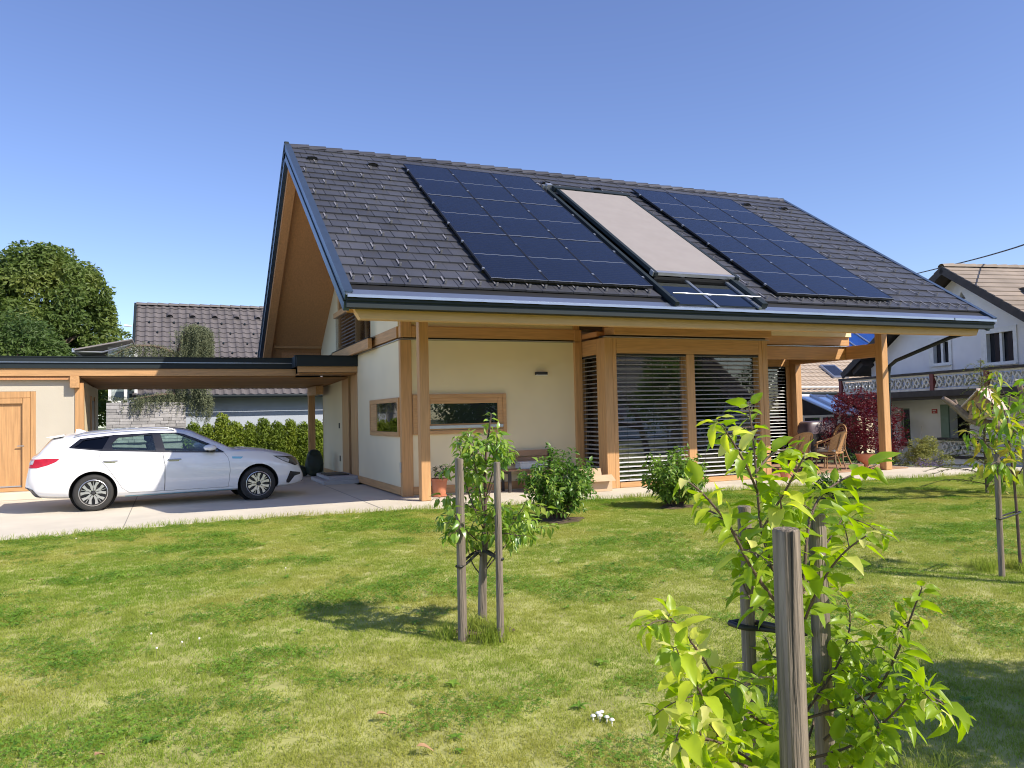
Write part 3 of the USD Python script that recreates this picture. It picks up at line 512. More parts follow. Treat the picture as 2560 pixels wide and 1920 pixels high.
def plan(poly, z0, z1): return m3.CrossSection([np.asarray(poly, float)], m3.FillRule.NonZero).extrude(z1-z0).translate([0, 0, z0])
def cube(lo, hi): return m3.Manifold.cube(list(np.subtract(hi, lo))).translate(list(lo))
QW = [(.775, 1.135), (.92, 1.25), (1.335, 1.302), (1.215, 1.082), (1.0, 1.102)]; RW = [(1.385, 1.072), (1.365, 1.165), (1.475, 1.275), (2.035, 1.318), (2.085, 1.028)]
FWN = [(2.245, 1.018), (2.175, 1.32), (2.3, 1.328), (2.43, 1.318), (2.55, 1.290), (2.77, 1.196), (2.99, 1.098), (3.215, .972), (2.43, 1.008)]
DLO = [(.69, 1.125), (.87, 1.278), (1.4, 1.33), (2.03, 1.348), (2.44, 1.344), (2.57, 1.314), (2.79, 1.22), (3.01, 1.12), (3.275, .948), (2.2, .995), (1.2, 1.055)]
RD = [(2.195, .985), (2.235, .727), (2.221, .285), (1.932, .283), (1.64, .293), (1.53, .376), (1.30, .748), (1.158, .93), (1.19, 1.03)]
FD = [(2.20, .985), (2.24, .727), (2.226, .285), (3.335, .285), (3.368, .60), (3.36, .74), (3.331, .85), (3.27, .936)]
L0, L1, Lm = loft(0), loft(.045), loft(-.004)
wells = None
WX, WZ, WR = (1.075, 3.885), .322, .323
for x in WX:
    for sgn in (-1, 1):
        c_ = m3.Manifold.cylinder(.5, .382, .382, 48).rotate([90, 0, 0]).translate([x, sgn*.60+(.5 if sgn > 0 else 0), WZ]); wells = c_ if wells is None else wells+c_
cab = L1 ^ cube((.42, -1, .48), (3.40, 1, 2))
wins = side(QW)+side(RW)+side(FWN)
WSP = [(2.815, -.50), (2.815, .50), (3.43, .70), (3.43, -.70)]; RSP = [(.205, -.60), (.205, .60), (.385, .52), (.385, -.52)]
hole = wins+plan(WSP, .98, 1.6)+plan(RSP, 1.0, 1.6)
bodyM = L0-cab-wells-(wins ^ cube((0, -2, .8), (5, 2, 2)))-(plan(WSP, .98, 1.6))-(plan(RSP, 1.0, 1.6))
doors = side(RD)+side(FD); dm = (L0-loft(.03)-wells)
C('body', bodyM-(doors ^ (cube((0, -2, 0), (5, -.5, 2))+cube((0, .5, 0), (5, 2, 2)))), 'car_white')
for poly in (RD, FD):
    for lo, hi in ((-1.2, -.4), (.4, 1.2)):
        d = C('door', dm ^ side(poly, lo, hi, -.006), 'car_white')
        x0 = 1.225 if poly is RD else 2.275; yy = lo if lo < 0 else hi; zz = .868 if poly is RD else .852
        sec = section(x0+.13); y_ = np.interp(zz, sec[:, 1][6:30], sec[:, 0][6:30]); sg = -1 if lo < 0 else 1
        part(d, 'handle', cat(boxvf((x0, sg*(y_+.022), zz-.012), (x0+.24, sg*(y_+.004), zz+.010), .008), boxvf((x0+.02, sg*(y_+.008), zz-.035), (x0+.2, sg*(y_-.01), zz-.014), .004)), 'chrome', 30)
C('door_lining', (loft(.031)-loft(.05)-wells) ^ (side(RD, -1.2, 1.2, .02)+side(FD, -1.2, 1.2, .02)) ^ (cube((0, -2, 0), (5, -.4, 2))+cube((0, .4, 0), (5, 2, 2))), 'car_black')
C('window_surround', ((Lm-loft(.02)) ^ side(DLO))-wins, 'car_black')
gl = loft(.004)-loft(.009); dk = loft(.002)-loft(.008)
for poly in (QW, RW, FWN):
    for lo, hi in ((-1.2, -.3), (.3, 1.2)): C('window', gl ^ side(poly, lo, hi, .003), 'car_glass_dark' if poly is QW else 'car_glass')
C('windscreen', dk ^ plan([(2.81, -.505), (2.81, .505), (3.435, .705), (3.435, -.705)], .97, 1.6), 'car_glass_dark'); C('rear_window', dk ^ plan([(.2, -.605), (.2, .605), (.39, .525), (.39, -.525)], .99, 1.6), 'car_glass_dark')
def patch(name, poly, mat, depth=.03, out=-.004, ymin=.4, label=None):
    for sgn in ((-1, 1)):
        lo, hi = (-1.3, -ymin) if sgn < 0 else (ymin, 1.3); C(name, (loft(out)-loft(depth)) ^ side(poly, lo, hi), mat, 35, label)
patch('tail_light', [(.08, .80), (.09, .945), (.30, .952), (.56, .945), (.505, .893), (.38, .84), (.22, .797)], 'tail_red', ymin=.42)
patch('reversing_light', [(.085, .86), (.09, .93), (.18, .935), (.155, .86)], 'lamp_clear', .03, -.007, .5)
patch('headlight', [(4.17, .842), (4.376, .826), (4.667, .792), (4.76, .70), (4.70, .645), (4.614, .625), (4.375, .726)], 'car_black', ymin=.30)
patch('headlight_lens', [(4.235, .822), (4.42, .80), (4.50, .75), (4.47, .70), (4.37, .738)], 'lamp_clear', .02, -.007, .30)
patch('fog_light_recess', [(4.50, .525), (4.74, .482), (4.73, .445), (4.60, .425), (4.483, .29), (4.43, .30), (4.42, .34)], 'car_black', ymin=.35)
patch('wing_badge', [(3.40, .862), (3.605, .852), (3.565, .812), (3.41, .822)], 'badge_blue', .01, -.005, .5)
patch('rear_valance', [(.02, .47), (.10, .40), (.2, .26), (.27, .27), (.15, .43)], 'car_black', ymin=.0)
patch('sill_trim', [(1.58, .232), (3.42, .238), (3.42, .228), (1.58, .216)], 'badge_blue', .01, -.005, .5)
C('grille', (loft(-.004)-loft(.03)) ^ cube((4.70, -.32, .50), (5, .32, .70)), 'car_black'); C('lower_grille', (loft(-.004)-loft(.03)) ^ cube((4.6, -.42, .29), (5, .42, .42)), 'car_black')
for sg in (-1, 1):
    m = trimesh.creation.icosphere(3, 1.); v = np.array(m.vertices)*[.115, .10, .062]; v[:, 0] += .06*np.clip(-v[:, 2], 0, 1); mi = C('mirror', (v+[3.0, sg*1.005, 1.045], np.array(m.faces)), 'car_white', True)
    part(mi, 'foot', cat(boxvf((2.98, sg*.88, .965), (3.10, sg*1.0, 1.0), .012), boxvf((2.93, sg*.93, .985), (3.09, sg*1.07, 1.005), .008)), 'car_black')
    C('roof_rail', tubevf([(x, sg*float(c_wr(x)-.02), float(c_zt(x)-c_dr(x)*.75+.035*min(1, (x-.78)*8, (2.42-x)*8))) for x in np.linspace(.78, 2.42, 14)], .016, 8), 'alloy', True)
C('spoiler', prism([(.33, 1.318), (.62, 1.362), (.62, 1.33), (.42, 1.298)], 1, -.57, .57), 'car_white', 30)
C('antenna', prism([(.775, 1.385), (.79, 1.45), (.84, 1.452), (.97, 1.398)], 1, -.012, .012), 'car_white')
def seat(x, y, w):
    s = C('seat', boxvf((x, y-w/2, .50), (x+.5, y+w/2, .66), .05), 'car_seat', 30); part(s, 'seat_back', xform(boxvf((-.07, y-w/2, 0), (.07, y+w/2, .58), .05), [[.97, 0, -.25], [0, 1, 0], [.25, 0, .97]], (x+.02, 0, .62)), 'car_seat', 30)
    for k in ([y] if w < .7 else [y-.38, y+.38]): part(s, 'headrest', boxvf((x-.21, k-.13, 1.17), (x-.11, k+.13, 1.33), .04), 'car_seat', 30)
seat(2.15, -.38, .5); seat(2.15, .38, .5); seat(1.3, 0, 1.25)
C('dashboard', boxvf((2.85, -.72, .7), (3.3, .72, .93), .06), 'car_seat', 30)
sw = trimesh.creation.torus(.17, .014, major_sections=28, minor_sections=8); C('steering_wheel', xform((np.array(sw.vertices), np.array(sw.faces)), [[.4, 0, .92], [0, 1, 0], [-.92, 0, .4]], (2.72, .38, .93)), 'car_black', True)
prof = [(.20, -.095), (.225, -.108), (.27, -.112), (.302, -.104), (.318, -.085), (.323, -.05), (.323, .05), (.318, .085), (.302, .104), (.27, .112), (.20, .10)]
ty = lathe(prof, 56)
for x in WX:
    for sg in (-1, 1):
        Q = np.array([[1, 0, 0], [0, 0, -1.], [0, 1, 0]]) if sg < 0 else np.array([[1, 0, 0], [0, 0, 1.], [0, -1, 0]])
        # local wheel axis z -> outward +-y ; out(z) puts a wheel-frame mesh on the axle
        def out(vf, Q=Q, sg=sg, x=x): v, f = vf; v = np.asarray(v)@Q.T; return v+[x, sg*.80, WZ+.001], (f if sg < 0 else f)
        wh = C('wheel', out(ty), 'tyre', 40)
        part(wh, 'rim', out(lathe([(.225, .075), (.232, .106), (.222, .110), (.212, .085), (.205, -.06)], 56)), 'alloy', 30)
        part(wh, 'rim_well', out(lathe([(0, -.02), (.212, -.02), (.212, .03), (.2, .035), (.0, .035)], 40)), 'alloy_dark')
        for i in range(5):
            a = i*2*math.pi/5+math.pi/2+(.28 if x > 2 else 0); sp = []
            for m_ in (-1, 1):
                poly = [(.035, .004*m_), (.05, .032*m_), (.118, .052*m_), (.205, .118*m_), (.232, .074*m_), (.225, .055*m_), (.135, .020*m_), (.12, .006*m_)]
                if m_ < 0: poly = poly[::-1]
                sp.append(prism(poly, 2, .062, .100))
            sp.append(prism([(.09, -.004), (.222, -.006), (.222, .006), (.09, .004)], 2, .05, .072))
            part(wh, 'spoke', out(xform(cat(*sp), rotz(a))), 'alloy', label=None)
        part(wh, 'hub_cap', out(lathe([(0, .104), (.028, .102), (.034, .09), (.034, .05)], 20)), 'alloy_dark', 30)
        bl_ = []
        for i in range(5):
            a = i*2*math.pi/5+math.pi/2+(.28 if x > 2 else 0)+math.pi/5; t_ = trimesh.creation.cylinder(.009, .02, sections=10); bl_.append((np.array(t_.vertices)+[.056*math.cos(a), .056*math.sin(a), .085], np.array(t_.faces)))
        part(wh, 'wheel_nuts', out(cat(*bl_)), 'chrome')
        y0 = .62 if sg > 0 else -.60; cyl = lambda r, h, y: m3.Manifold.cylinder(h, r, r, 40).rotate([90, 0, 0]).translate([x, y, WZ])
        C('wheel_arch_lining', cyl(.3815, .02, y0)+((cyl(.3815, .30, .90 if sg > 0 else -.60)-cyl(.374, .32, .91 if sg > 0 else -.59)) ^ loft(.012)), 'wheel_well')
# ---------------------------------------------------------------- foliage helpers
def unit(v): v = np.asarray(v, float); return v/(np.linalg.norm(v)+1e-12)
def leaf_vf(L, W, rng, fold=.35, curl=.35, n=6, wave=.0, tip=1.25):
    t = np.linspace(0, 1, n+1); w = W/2*np.sin(np.pi*np.clip(t, 0, 1)**.85)**.75*(1-.25*t**2); w[0] = W*.03; w[-1] = W*.02
    ph = rng.uniform(0, 6); zm = -curl*L*t**2*.6+wave*L*.08*np.sin(t*9+ph); x = L*np.where(t < .9, t, .9+(t-.9)*tip)
    ed = fold*w+wave*L*.05*np.sin(t*14+ph*2)
    v = np.vstack([np.c_[x, w, zm+ed], np.c_[x, 0*x, zm], np.c_[x, -w, zm+fold*w+wave*L*.05*np.sin(t*13+ph)]]); m = n+1
    f = [[i, m+i, m+i+1, i+1] for i in range(n)]+[[m+i, 2*m+i, 2*m+i+1, m+i+1] for i in range(n)]
    f = np.array(f); return v, np.vstack([f[:, [0, 1, 2]], f[:, [0, 2, 3]]])
def leaf_fine(L, W, rng, fold=.3, curl=.4, n=9, wave=.6):
    t = np.linspace(0, 1, n+1); w = W/2*np.sin(np.pi*t**.8)**.7; w[0] = W*.03; w[-1] = W*.015; ph = rng.uniform(0, 6, 3); rows = []
    for k, u in enumerate((1, .5, 0, -.5, -1)):
        z = -curl*L*t**1.8*.6+fold*w*abs(u)**1.5+wave*L*.045*np.sin(t*12+ph[k % 3])*abs(u); ww = w*u*(1+(.05*np.where(np.arange(n+1) % 2, 1, -1) if abs(u) == 1 else 0)); rows.append(np.c_[L*t, ww, z])
    v = np.vstack(rows); m = n+1; f = np.array([[a*m+i, (a+1)*m+i, (a+1)*m+i+1, a*m+i+1] for a in range(4) for i in range(n)]); return v, np.vstack([f[:, [0, 1, 2]], f[:, [0, 2, 3]]])
def place(vf, pos, d, up):
    x = unit(d); z = np.asarray(up, float)-x*np.dot(up, x); z = unit(z) if np.linalg.norm(z) > 1e-3 else unit(np.cross(x, [1, .3, 0])); y = np.cross(z, x)
    return vf[0]@np.array([x, y, z])+pos, vf[1]
def resample(pts, step):
    p = np.asarray(pts, float); d = np.r_[0, np.cumsum(np.linalg.norm(np.diff(p, axis=0), axis=1))]; n = max(2, int(d[-1]/step)+1); s = np.linspace(0, d[-1], n)
    return np.stack([np.interp(s, d, p[:, k]) for k in range(3)], 1)
def smooth_line(pts, k=3):
    p = np.asarray(pts, float)
    for _ in range(k): p = np.vstack([p[0], *[q for a, b in zip(p[:-1], p[1:]) for q in (.75*a+.25*b, .25*a+.75*b)], p[-1]])
    return p
def leafy(pts, step, L, rng, start=.15, W=.55, up=.35, out=.9, droop=.0, fn=leaf_vf, along=.55, phase=0., endtuft=3, **kw):
    p = resample(smooth_line(pts, 2), step); res = []; n = len(p); T = np.gradient(p, axis=0)
    for i in range(n):
        if i < start*n: continue
        a = phase+i*2.4+rng.uniform(-.4, .4); t = unit(T[i]); b1 = unit(np.cross(t, [.2, .1, 1])); b2 = np.cross(t, b1); rad = b1*math.cos(a)+b2*math.sin(a)
        for q in range(1 if i < n-1 else endtuft):
            if q: rad = b1*math.cos(a+q*2.1)+b2*math.sin(a+q*2.1)
            d = unit(t*along+rad*out+np.array([0, 0, up-droop])+rng.normal(0, .18, 3)); ll = rng.uniform(*L)*(.7 if i >= n-2 else 1)
            pet = p[i]+d*ll*.22; res.append((place(fn(ll, ll*W*rng.uniform(.85, 1.15), rng, fold=rng.uniform(.05, .8), curl=rng.uniform(.0, 1.5), **kw), pet, d+np.array([0, 0, -droop*.6]), np.array([0, 0, 1.])+rng.normal(0, .35, 3)), p[i], pet))
    return res
def emit_plant(th, stems, leaves, bark, leaf, k=6, limit=300, leafname='leaf', stemname='stem', twig=None):
    for pts, r0, r1 in stems:
        q = smooth_line(pts, 2); part(th, stemname, tubevf(q, np.linspace(r0, r1, len(q)), k), bark, True)
    if not leaves: return
    leaves = sorted(leaves, key=lambda l: np.linalg.norm(l[0][0].mean(0)-CAM))
    for l in leaves[:limit]: part(th, leafname, l[0], leaf, True)
    if len(leaves) > limit: part(th, 'foliage', cat(*[l[0] for l in leaves[limit:]]), leaf, True, kind='stuff')
    part(th, 'leaf_stalks', cat(*[tubevf([l[1], l[2]], .0012 if twig is None else twig, 3, False) for l in leaves]), 'stem_green', kind='stuff')
leafmat('apple_leaf', [(.13, .23, .024), (.26, .37, .03), (.40, .50, .04), (.52, .57, .07), (.60, .58, .24)], .48, .36)
leafmat('pear_leaf', [(.09, .18, .025), (.15, .27, .03), (.24, .36, .05), (.34, .40, .07)], .30, .30, gloss=.6)
leafmat('shrub_leaf', [(.06, .13, .022), (.11, .21, .03), (.19, .30, .045), (.29, .37, .07)], .28, .38)
leafmat('cherry_leaf', [(.11, .21, .025), (.19, .32, .035), (.34, .40, .04), (.44, .32, .06)], .35, .4)
leafmat('maple_leaf', [(.035, .006, .010), (.075, .008, .015), (.14, .016, .024)], .3, .45)
leafmat('tree_leaf', [(.042, .078, .020), (.070, .118, .024), (.110, .155, .030), (.165, .19, .038)], .25, .55, noise=.55)
leafmat('thuja_leaf', [(.07, .115, .012), (.15, .21, .018), (.24, .29, .028)], .2, .6, noise=5.)
leafmat('cedar_leaf', [(.075, .095, .05), (.14, .16, .085), (.22, .235, .125)], .15, .7)
leafmat('cypress_leaf', [(.10, .13, .03), (.19, .22, .05), (.30, .29, .09)], .25, .6)
leafmat('conifer_leaf', [(.07, .10, .025), (.13, .16, .04), (.20, .22, .06)], .25, .6)
leafmat('pot_leaf', [(.05, .08, .04), (.09, .12, .06), (.16, .17, .10)], .2, .6)
leafmat('clover_leaf', [(.085, .185, .016), (.13, .25, .022), (.20, .32, .036)], .3, .5)
# grass: blades tinted by a slow world noise from dry yellow to fresh green
n = {'g': ('geometry', {}), 'a': ('noise_texture', {'scale': .55, 'detail': 3.}), 'r': ('rgb_ramp', {'ramp': [(.34, (.62, .60, .16)), (.48, (.55, .605, .13)), (.62, (.37, .51, .065))]}), 'r2': ('rgb_ramp', {'ramp': [(0, (.72, .74, .60)), (.55, (1, 1, 1)), (.86, (1.15, 1.15, 1.05)), (1, (1.75, 1.42, 1.25))]}),
     'x': ('mix', {'mix_type': 'multiply', 'fac': 1.}), 'p': ('principled_bsdf', {'roughness': .55, 'specular_ior_level': .3}), 't': ('translucent_bsdf', {}), 'mx': ('mix_closure', {'fac': .5})}
LOOK['grass_blade'] = usdkit.material(stage, '/World/Looks/grass_blade', n, [('g.position', 'a.vector'), ('a.fac', 'r.fac'), ('g.random_per_island', 'r2.fac'), ('r.color', 'x.color1'), ('r2.color', 'x.color2'), ('x.color', 'p.base_color'), ('x.color', 't.color'), ('p.BSDF', 'mx.closure1'), ('t.BSDF', 'mx.closure2')], surface='mx.closure')

# ---------------------------------------------------------------- lawn grass and clover
def blade_patch(rng, n, size, h, w, lean):
    P = rng.uniform(-size/2, size/2, (n, 2)); H_ = rng.uniform(h[0], h[1], n); A = rng.uniform(0, 6.283, n); Wd = rng.uniform(w[0], w[1], n); Ln = rng.uniform(lean[0], lean[1], n); B = A+rng.normal(0, .9, n)+1.57
    ax, dx = np.c_[np.cos(B), np.sin(B)], np.c_[np.cos(A), np.sin(A)]; z0 = np.zeros(n)
    b0 = np.c_[P-ax*Wd[:, None]/2, z0-.01]; b1 = np.c_[P+ax*Wd[:, None]/2, z0-.01]; m = P+dx*(Ln*H_*.35)[:, None]
    m0 = np.c_[m-ax*Wd[:, None]*.42, H_*.6]; m1 = np.c_[m+ax*Wd[:, None]*.42, H_*.6]; tp = np.c_[P+dx*(Ln*H_)[:, None], H_*np.maximum(1-.3*Ln, .35)]
    v = np.stack([b0, b1, m0, m1, tp], 1).reshape(-1, 3); i = np.arange(n)[:, None]*5; f = np.concatenate([i+[0, 1, 3], i+[0, 3, 2], i+[2, 3, 4]], 1).reshape(-1, 3)
    bn = np.c_[dx*.45, np.full(n, .9)]; bn /= np.linalg.norm(bn, axis=1, keepdims=True); return v, f
def clover_patch(rng, n, size):
    V, F, k = [], [], 0
    for _ in range(n):
        p = np.r_[rng.uniform(-size/2, size/2, 2), rng.uniform(.014, .036)]; a0 = rng.uniform(0, 6.3); r = rng.uniform(.0045, .0085); tl = rng.normal(0, .3, 2)
        for j in range(3):
            a = a0+j*2.094; d = np.array([math.cos(a), math.sin(a)]); e = np.array([-d[1], d[0]]); pts = [p[:2], p[:2]+d*r*.7+e*r*.62, p[:2]+d*r*1.45+e*r*.35, p[:2]+d*r*1.45-e*r*.35, p[:2]+d*r*.7-e*r*.62]
            V += [[q[0], q[1], p[2]+(q-p[:2])@tl+(.25*r if i_ in (1, 4) else 0)] for i_, q in enumerate(pts)]; F += [[k, k+1, k+2], [k, k+2, k+3], [k, k+3, k+4]]; k += 5
    return np.array(V), np.array(F)
def instancer(name, protos, mat, pos, idx, ang, scl, label):
    p = unique('/World', name); pi = UsdGeom.PointInstancer.Define(stage, p); paths = []
    for i, vf in enumerate(protos): paths.append(Sdf.Path(part(p+'/prototypes', 'patch', vf[:2], mat, normals=vf[2] if len(vf) > 2 else None)))
    pi.CreatePrototypesRel().SetTargets(paths); pi.CreatePositionsAttr(Vt.Vec3fArray.FromNumpy(np.asarray(pos, np.float32))); pi.CreateProtoIndicesAttr(Vt.IntArray.FromNumpy(np.asarray(idx, np.int32)))
    pi.CreateOrientationsAttr(Vt.QuathArray([Gf.Quath(float(math.cos(a/2)), 0., 0., float(math.sin(a/2))) for a in ang])); pi.CreateScalesAttr(Vt.Vec3fArray.FromNumpy(np.asarray(scl, np.float32)))
    tag(pi.GetPrim(), label, None, None, 'stuff')
rg = np.random.default_rng(11)
def on_lawn(x, y, m=.0): return (x < 14.2) and (y < edge_y(x)-m)
gp = []
CELL = .21
for x in np.arange(-16, 14.3, CELL):
    for y in np.arange(-14, -.7, CELL):
        d3 = np.array([x, y, 0])-CAM; dz = d3@FW
        if dz < 1.6 or dz > 24 or abs(d3@CR)/dz > .76 or (d3@CU)/dz < -.62: continue
        q = np.array([x, y])+rg.uniform(-.06, .06, 2)
        if on_lawn(q[0], q[1], .03): gp.append((q[0], q[1], dz))
gp = np.array(gp); nz = meshkit.fbm(np.c_[gp[:, :2]*.9, 0*gp[:, 0]], 3, 5)
protos = [blade_patch(rg, 430, .27, (.012, .032), (.0022, .0044), (.5, 2.3)) for _ in range(7)]+[blade_patch(rg, 300, .27, (.03, .075), (.0025, .0048), (.3, 1.2)) for _ in range(3)]
idx = rg.integers(0, 7, len(gp)); sc = np.repeat((.8+.35*nz)[:, None], 3, 1); sc[:, :2] = 1.0
instancer('grass', protos, 'grass_blade', np.c_[gp[:, :2], np.full(len(gp), -.008)], idx, rg.uniform(0, 6.28, len(gp)), sc, 'short mown grass covering the whole garden lawn')
nz2 = meshkit.fbm(np.c_[gp[:, 0]*1.05, gp[:, 1]*1.4, 0*gp[:, 0]+3], 4, 21)+rg.normal(0, .022, len(gp)); nearedge = edge_y(gp[:, 0])-gp[:, 1]
cl = (nz2 > .598) | ((nearedge < .75) & (rg.random(len(gp)) < .75)) | (rg.random(len(gp)) < .03); cp = gp[cl]; dens = np.clip((nz2[cl]-.55)*9, .6, 1.1)
cpro = [clover_patch(rg, 120, .27) for _ in range(5)]
instancer('clover', cpro, 'clover_leaf', np.c_[cp[:, :2], np.full(len(cp), -.008)], rg.integers(0, 5, len(cp)), rg.uniform(0, 6.28, len(cp)), np.c_[np.ones(len(cp)), np.ones(len(cp)), dens], 'bright green clover growing in patches through the lawn')
ed = []
for x in np.arange(-11, 14, .13):
    ed.append((x, edge_y(x)+rg.uniform(-.20, .09)))
for c_, r_, n_ in (((-2.31, -8.62), .24, 16), ((2.80, -8.90), .28, 12), ((-1.62, -11.35), .3, 12)):
    for _ in range(n_): a = rg.uniform(0, 6.3); ed.append((c_[0]+r_*math.sqrt(rg.random())*math.cos(a), c_[1]+r_*math.sqrt(rg.random())*math.sin(a)))
ed = np.array(ed); instancer('tall_grass', [blade_patch(rg, 46, .2, (.05, .13), (.003, .0055), (.3, 1.1)) for _ in range(5)]+[blade_patch(rg, 60, .16, (.06, .17), (.003, .006), (.3, 1.0)) for _ in range(2)], 'grass_blade', np.c_[ed, np.full(len(ed), -.008)], [rg.integers(0, 5) if i < len(ed)-40 else rg.integers(5, 7) for i in range(len(ed))], rg.uniform(0, 6.28, len(ed)), np.ones((len(ed), 3)), 'longer unmown grass tufts along the paving and around the stakes')

def weed(rng):
    vs = []
    for k in range(rng.integers(5, 9)):
        a = k*2.4+rng.uniform(-.3, .3); d = np.array([math.cos(a), math.sin(a), rng.uniform(.25, .8)]); l_ = rng.uniform(.03, .07); vs.append(place(leaf_vf(l_, l_*rng.uniform(.3, .55), rng, .25, .7, 5), np.array([0, 0, .004]), d, np.array([0, 0, 1.])))
    return cat(*vs)
wp = np.array([gp[i] for i in rg.choice(len(gp), 260, replace=False)]); wp[:, :2] += rg.uniform(-.1, .1, (260, 2))
instancer('lawn_weeds', [weed(rg) for _ in range(8)], 'clover_leaf', np.c_[wp[:, :2], np.full(260, .004)], rg.integers(0, 8, 260), rg.uniform(0, 6.28, 260), np.repeat(rg.uniform(.5, .95, 260)[:, None], 3, 1), 'small broad leaved weeds scattered through the lawn')
# ---------------------------------------------------------------- staked young trees
def stake(th, base, h, r, rng, lean=(0, 0), top_taper=.96):
    n, k = 9, 14; z = np.linspace(-.05, h, n); rings = []
    for i, zz in enumerate(z):
        a = np.arange(k)*2*np.pi/k; rr = r*(1-.10*i/n)*(1+.035*np.sin(a*2+rng.uniform(0, .3))+.02*np.sin(a*5+i)); rings.append(np.c_[base[0]+lean[0]*zz+rr*np.cos(a), base[1]+lean[1]*zz+rr*np.sin(a), np.full(k, zz)])
    top = rings[-1].copy(); c_ = top.mean(0); t2 = c_+(top-c_)*.90; t2[:, 2] += .006; rings.append(t2); v = np.vstack(rings+[t2.mean(0)[None]]); m = len(rings)
    f = [[i*k+j, i*k+(j+1) % k, (i+1)*k+(j+1) % k, (i+1)*k+j] for i in range(m-1) for j in range(k)]; f = np.array(f); f = np.vstack([f[:, [0, 1, 2]], f[:, [0, 2, 3]], [[m*k, (m-1)*k+j, (m-1)*k+(j+1) % k] for j in range(k)]])
    return v, f
def ring_tie(pts, z, r, th): part(th, 'tie', tubevf(smooth_line([(*p, z+dz) for p, dz in pts], 2), r, 6), 'strap_black', True)
r1 = np.random.default_rng(3)
def twigs(b, n_, ln, rng, D0=None):
    q = resample(smooth_line(b, 2), .02); res = []
    for _ in range(n_):
        i = rng.integers(int(len(q)*.5), len(q)); d = unit(rng.normal(size=3)*[1, 1, .5]+[0, 0, .25]); L_ = rng.uniform(*ln); res.append([q[i], q[i]+d*L_*.6, q[i]+d*L_+[0, 0, -.02]])
    return res
# near apple tree
KA = .84
ab = at(1992, 1700, 2.72*KA); AB = np.array([ab[0], ab[1], 0.])
apple = thing('apple_tree', 'young apple tree with lime green leaves closest to the camera, tied between stakes', 'tree', AB)
P = lambda *q: [at(a[0], a[1], a[2]*KA) for a in q]
st = [([AB+[0, 0, -.02], AB+[.0, .0, .35], at(1985, 1560, 2.72*KA)], .016, .012)]
BR = [P((1985, 1560, 2.72), (1950, 1480, 2.75), (1902, 1330, 2.72), (1893, 1220, 2.7), (1885, 1110, 2.7), (1872, 1015, 2.7)), P((1985, 1560, 2.72), (1880, 1430, 2.6), (1830, 1320, 2.55), (1760, 1235, 2.5), (1722, 1205, 2.5)),
      P((1905, 1400, 2.72), (1850, 1350, 2.85), (1790, 1280, 2.9), (1755, 1275, 2.95)), P((1990, 1550, 2.72), (2012, 1430, 2.7), (2018, 1320, 2.75), (2045, 1240, 2.8), (2110, 1195, 2.85), (2185, 1165, 2.9)), P((1995, 1600, 2.72), (2030, 1500, 2.65), (2075, 1420, 2.55), (2120, 1370, 2.5), (2165, 1340, 2.45)),
      P((1893, 1230, 2.7), (1870, 1170, 2.62), (1835, 1110, 2.55), (1815, 1080, 2.5)), P((1890, 1180, 2.7), (1930, 1130, 2.78), (1985, 1120, 2.85)), P((1902, 1330, 2.72), (1950, 1250, 2.6), (1990, 1180, 2.5), (2010, 1140, 2.45)), P((1930, 1420, 2.75), (1900, 1400, 2.95), (1870, 1380, 3.05)),
      P((2000, 1500, 2.7), (2080, 1330, 2.95), (2130, 1270, 3.0)), P((1992, 1480, 2.7), (1960, 1330, 2.62), (1950, 1240, 2.55)), P((1960, 1560, 2.7), (1870, 1500, 2.75), (1850, 1430, 2.8)),
      P((1990, 1850, 2.72), (1830, 1765, 2.55), (1755, 1640, 2.45), (1700, 1570, 2.4), (1672, 1540, 2.4)), P((1990, 1880, 2.72), (1790, 1800, 2.5), (1745, 1720, 2.4), (1700, 1645, 2.35)), P((2000, 1800, 2.72), (2090, 1775, 2.65), (2200, 1720, 2.6), (2320, 1730, 2.55), (2395, 1790, 2.5)),
      P((2000, 1800, 2.72), (2095, 1670, 2.75), (2125, 1580, 2.8), (2125, 1525, 2.8)), P((2060, 1850, 2.65), (2190, 1740, 2.6), (2250, 1620, 2.62), (2285, 1520, 2.65), (2305, 1470, 2.65)), P((2010, 1900, 2.6), (2130, 1870, 2.5), (2220, 1800, 2.45), (2290, 1720, 2.4)),
      P((1960, 1960, 2.6), (1850, 1880, 2.4), (1760, 1840, 2.3), (1690, 1850, 2.25)), P((1970, 1950, 2.7), (1900, 1860, 2.65), (1860, 1780, 2.65), (1840, 1700, 2.7)), P((2050, 1960, 2.6), (2130, 1920, 2.5), (2190, 1880, 2.4)), P((1990, 2000, 2.55), (1900, 1930, 2.4), (1830, 1900, 2.35), (1760, 1910, 2.3)), P((2020, 1850, 2.8), (2060, 1730, 2.95), (2060, 1640, 3.0)), P((1990, 1700, 2.72), (1960, 1650, 2.85), (1930, 1640, 2.9))]
st += [(b, .0062 if i < 4 else .0045, .0018) for i, b in enumerate(BR)]
lv = []
atw = [t for i, b in enumerate(BR) for t in twigs(b, 1 if i < 12 else 4, (.06, .14), r1)]
for i, b in enumerate(atw): lv += leafy(b, .018, (.036, .072), r1, .12, .56, up=.35, droop=.25, fn=leaf_fine, phase=i, endtuft=4)
for i, b in enumerate(BR): lv += leafy(b, .0165 if i < 12 else .014, (.042, .082), r1, .10, .56, up=.35, droop=.25, fn=leaf_fine, phase=i)
emit_plant(apple, st+[(b, .002, .001) for b in atw], lv, 'bark_young', 'apple_leaf', 7, twig=.0014)
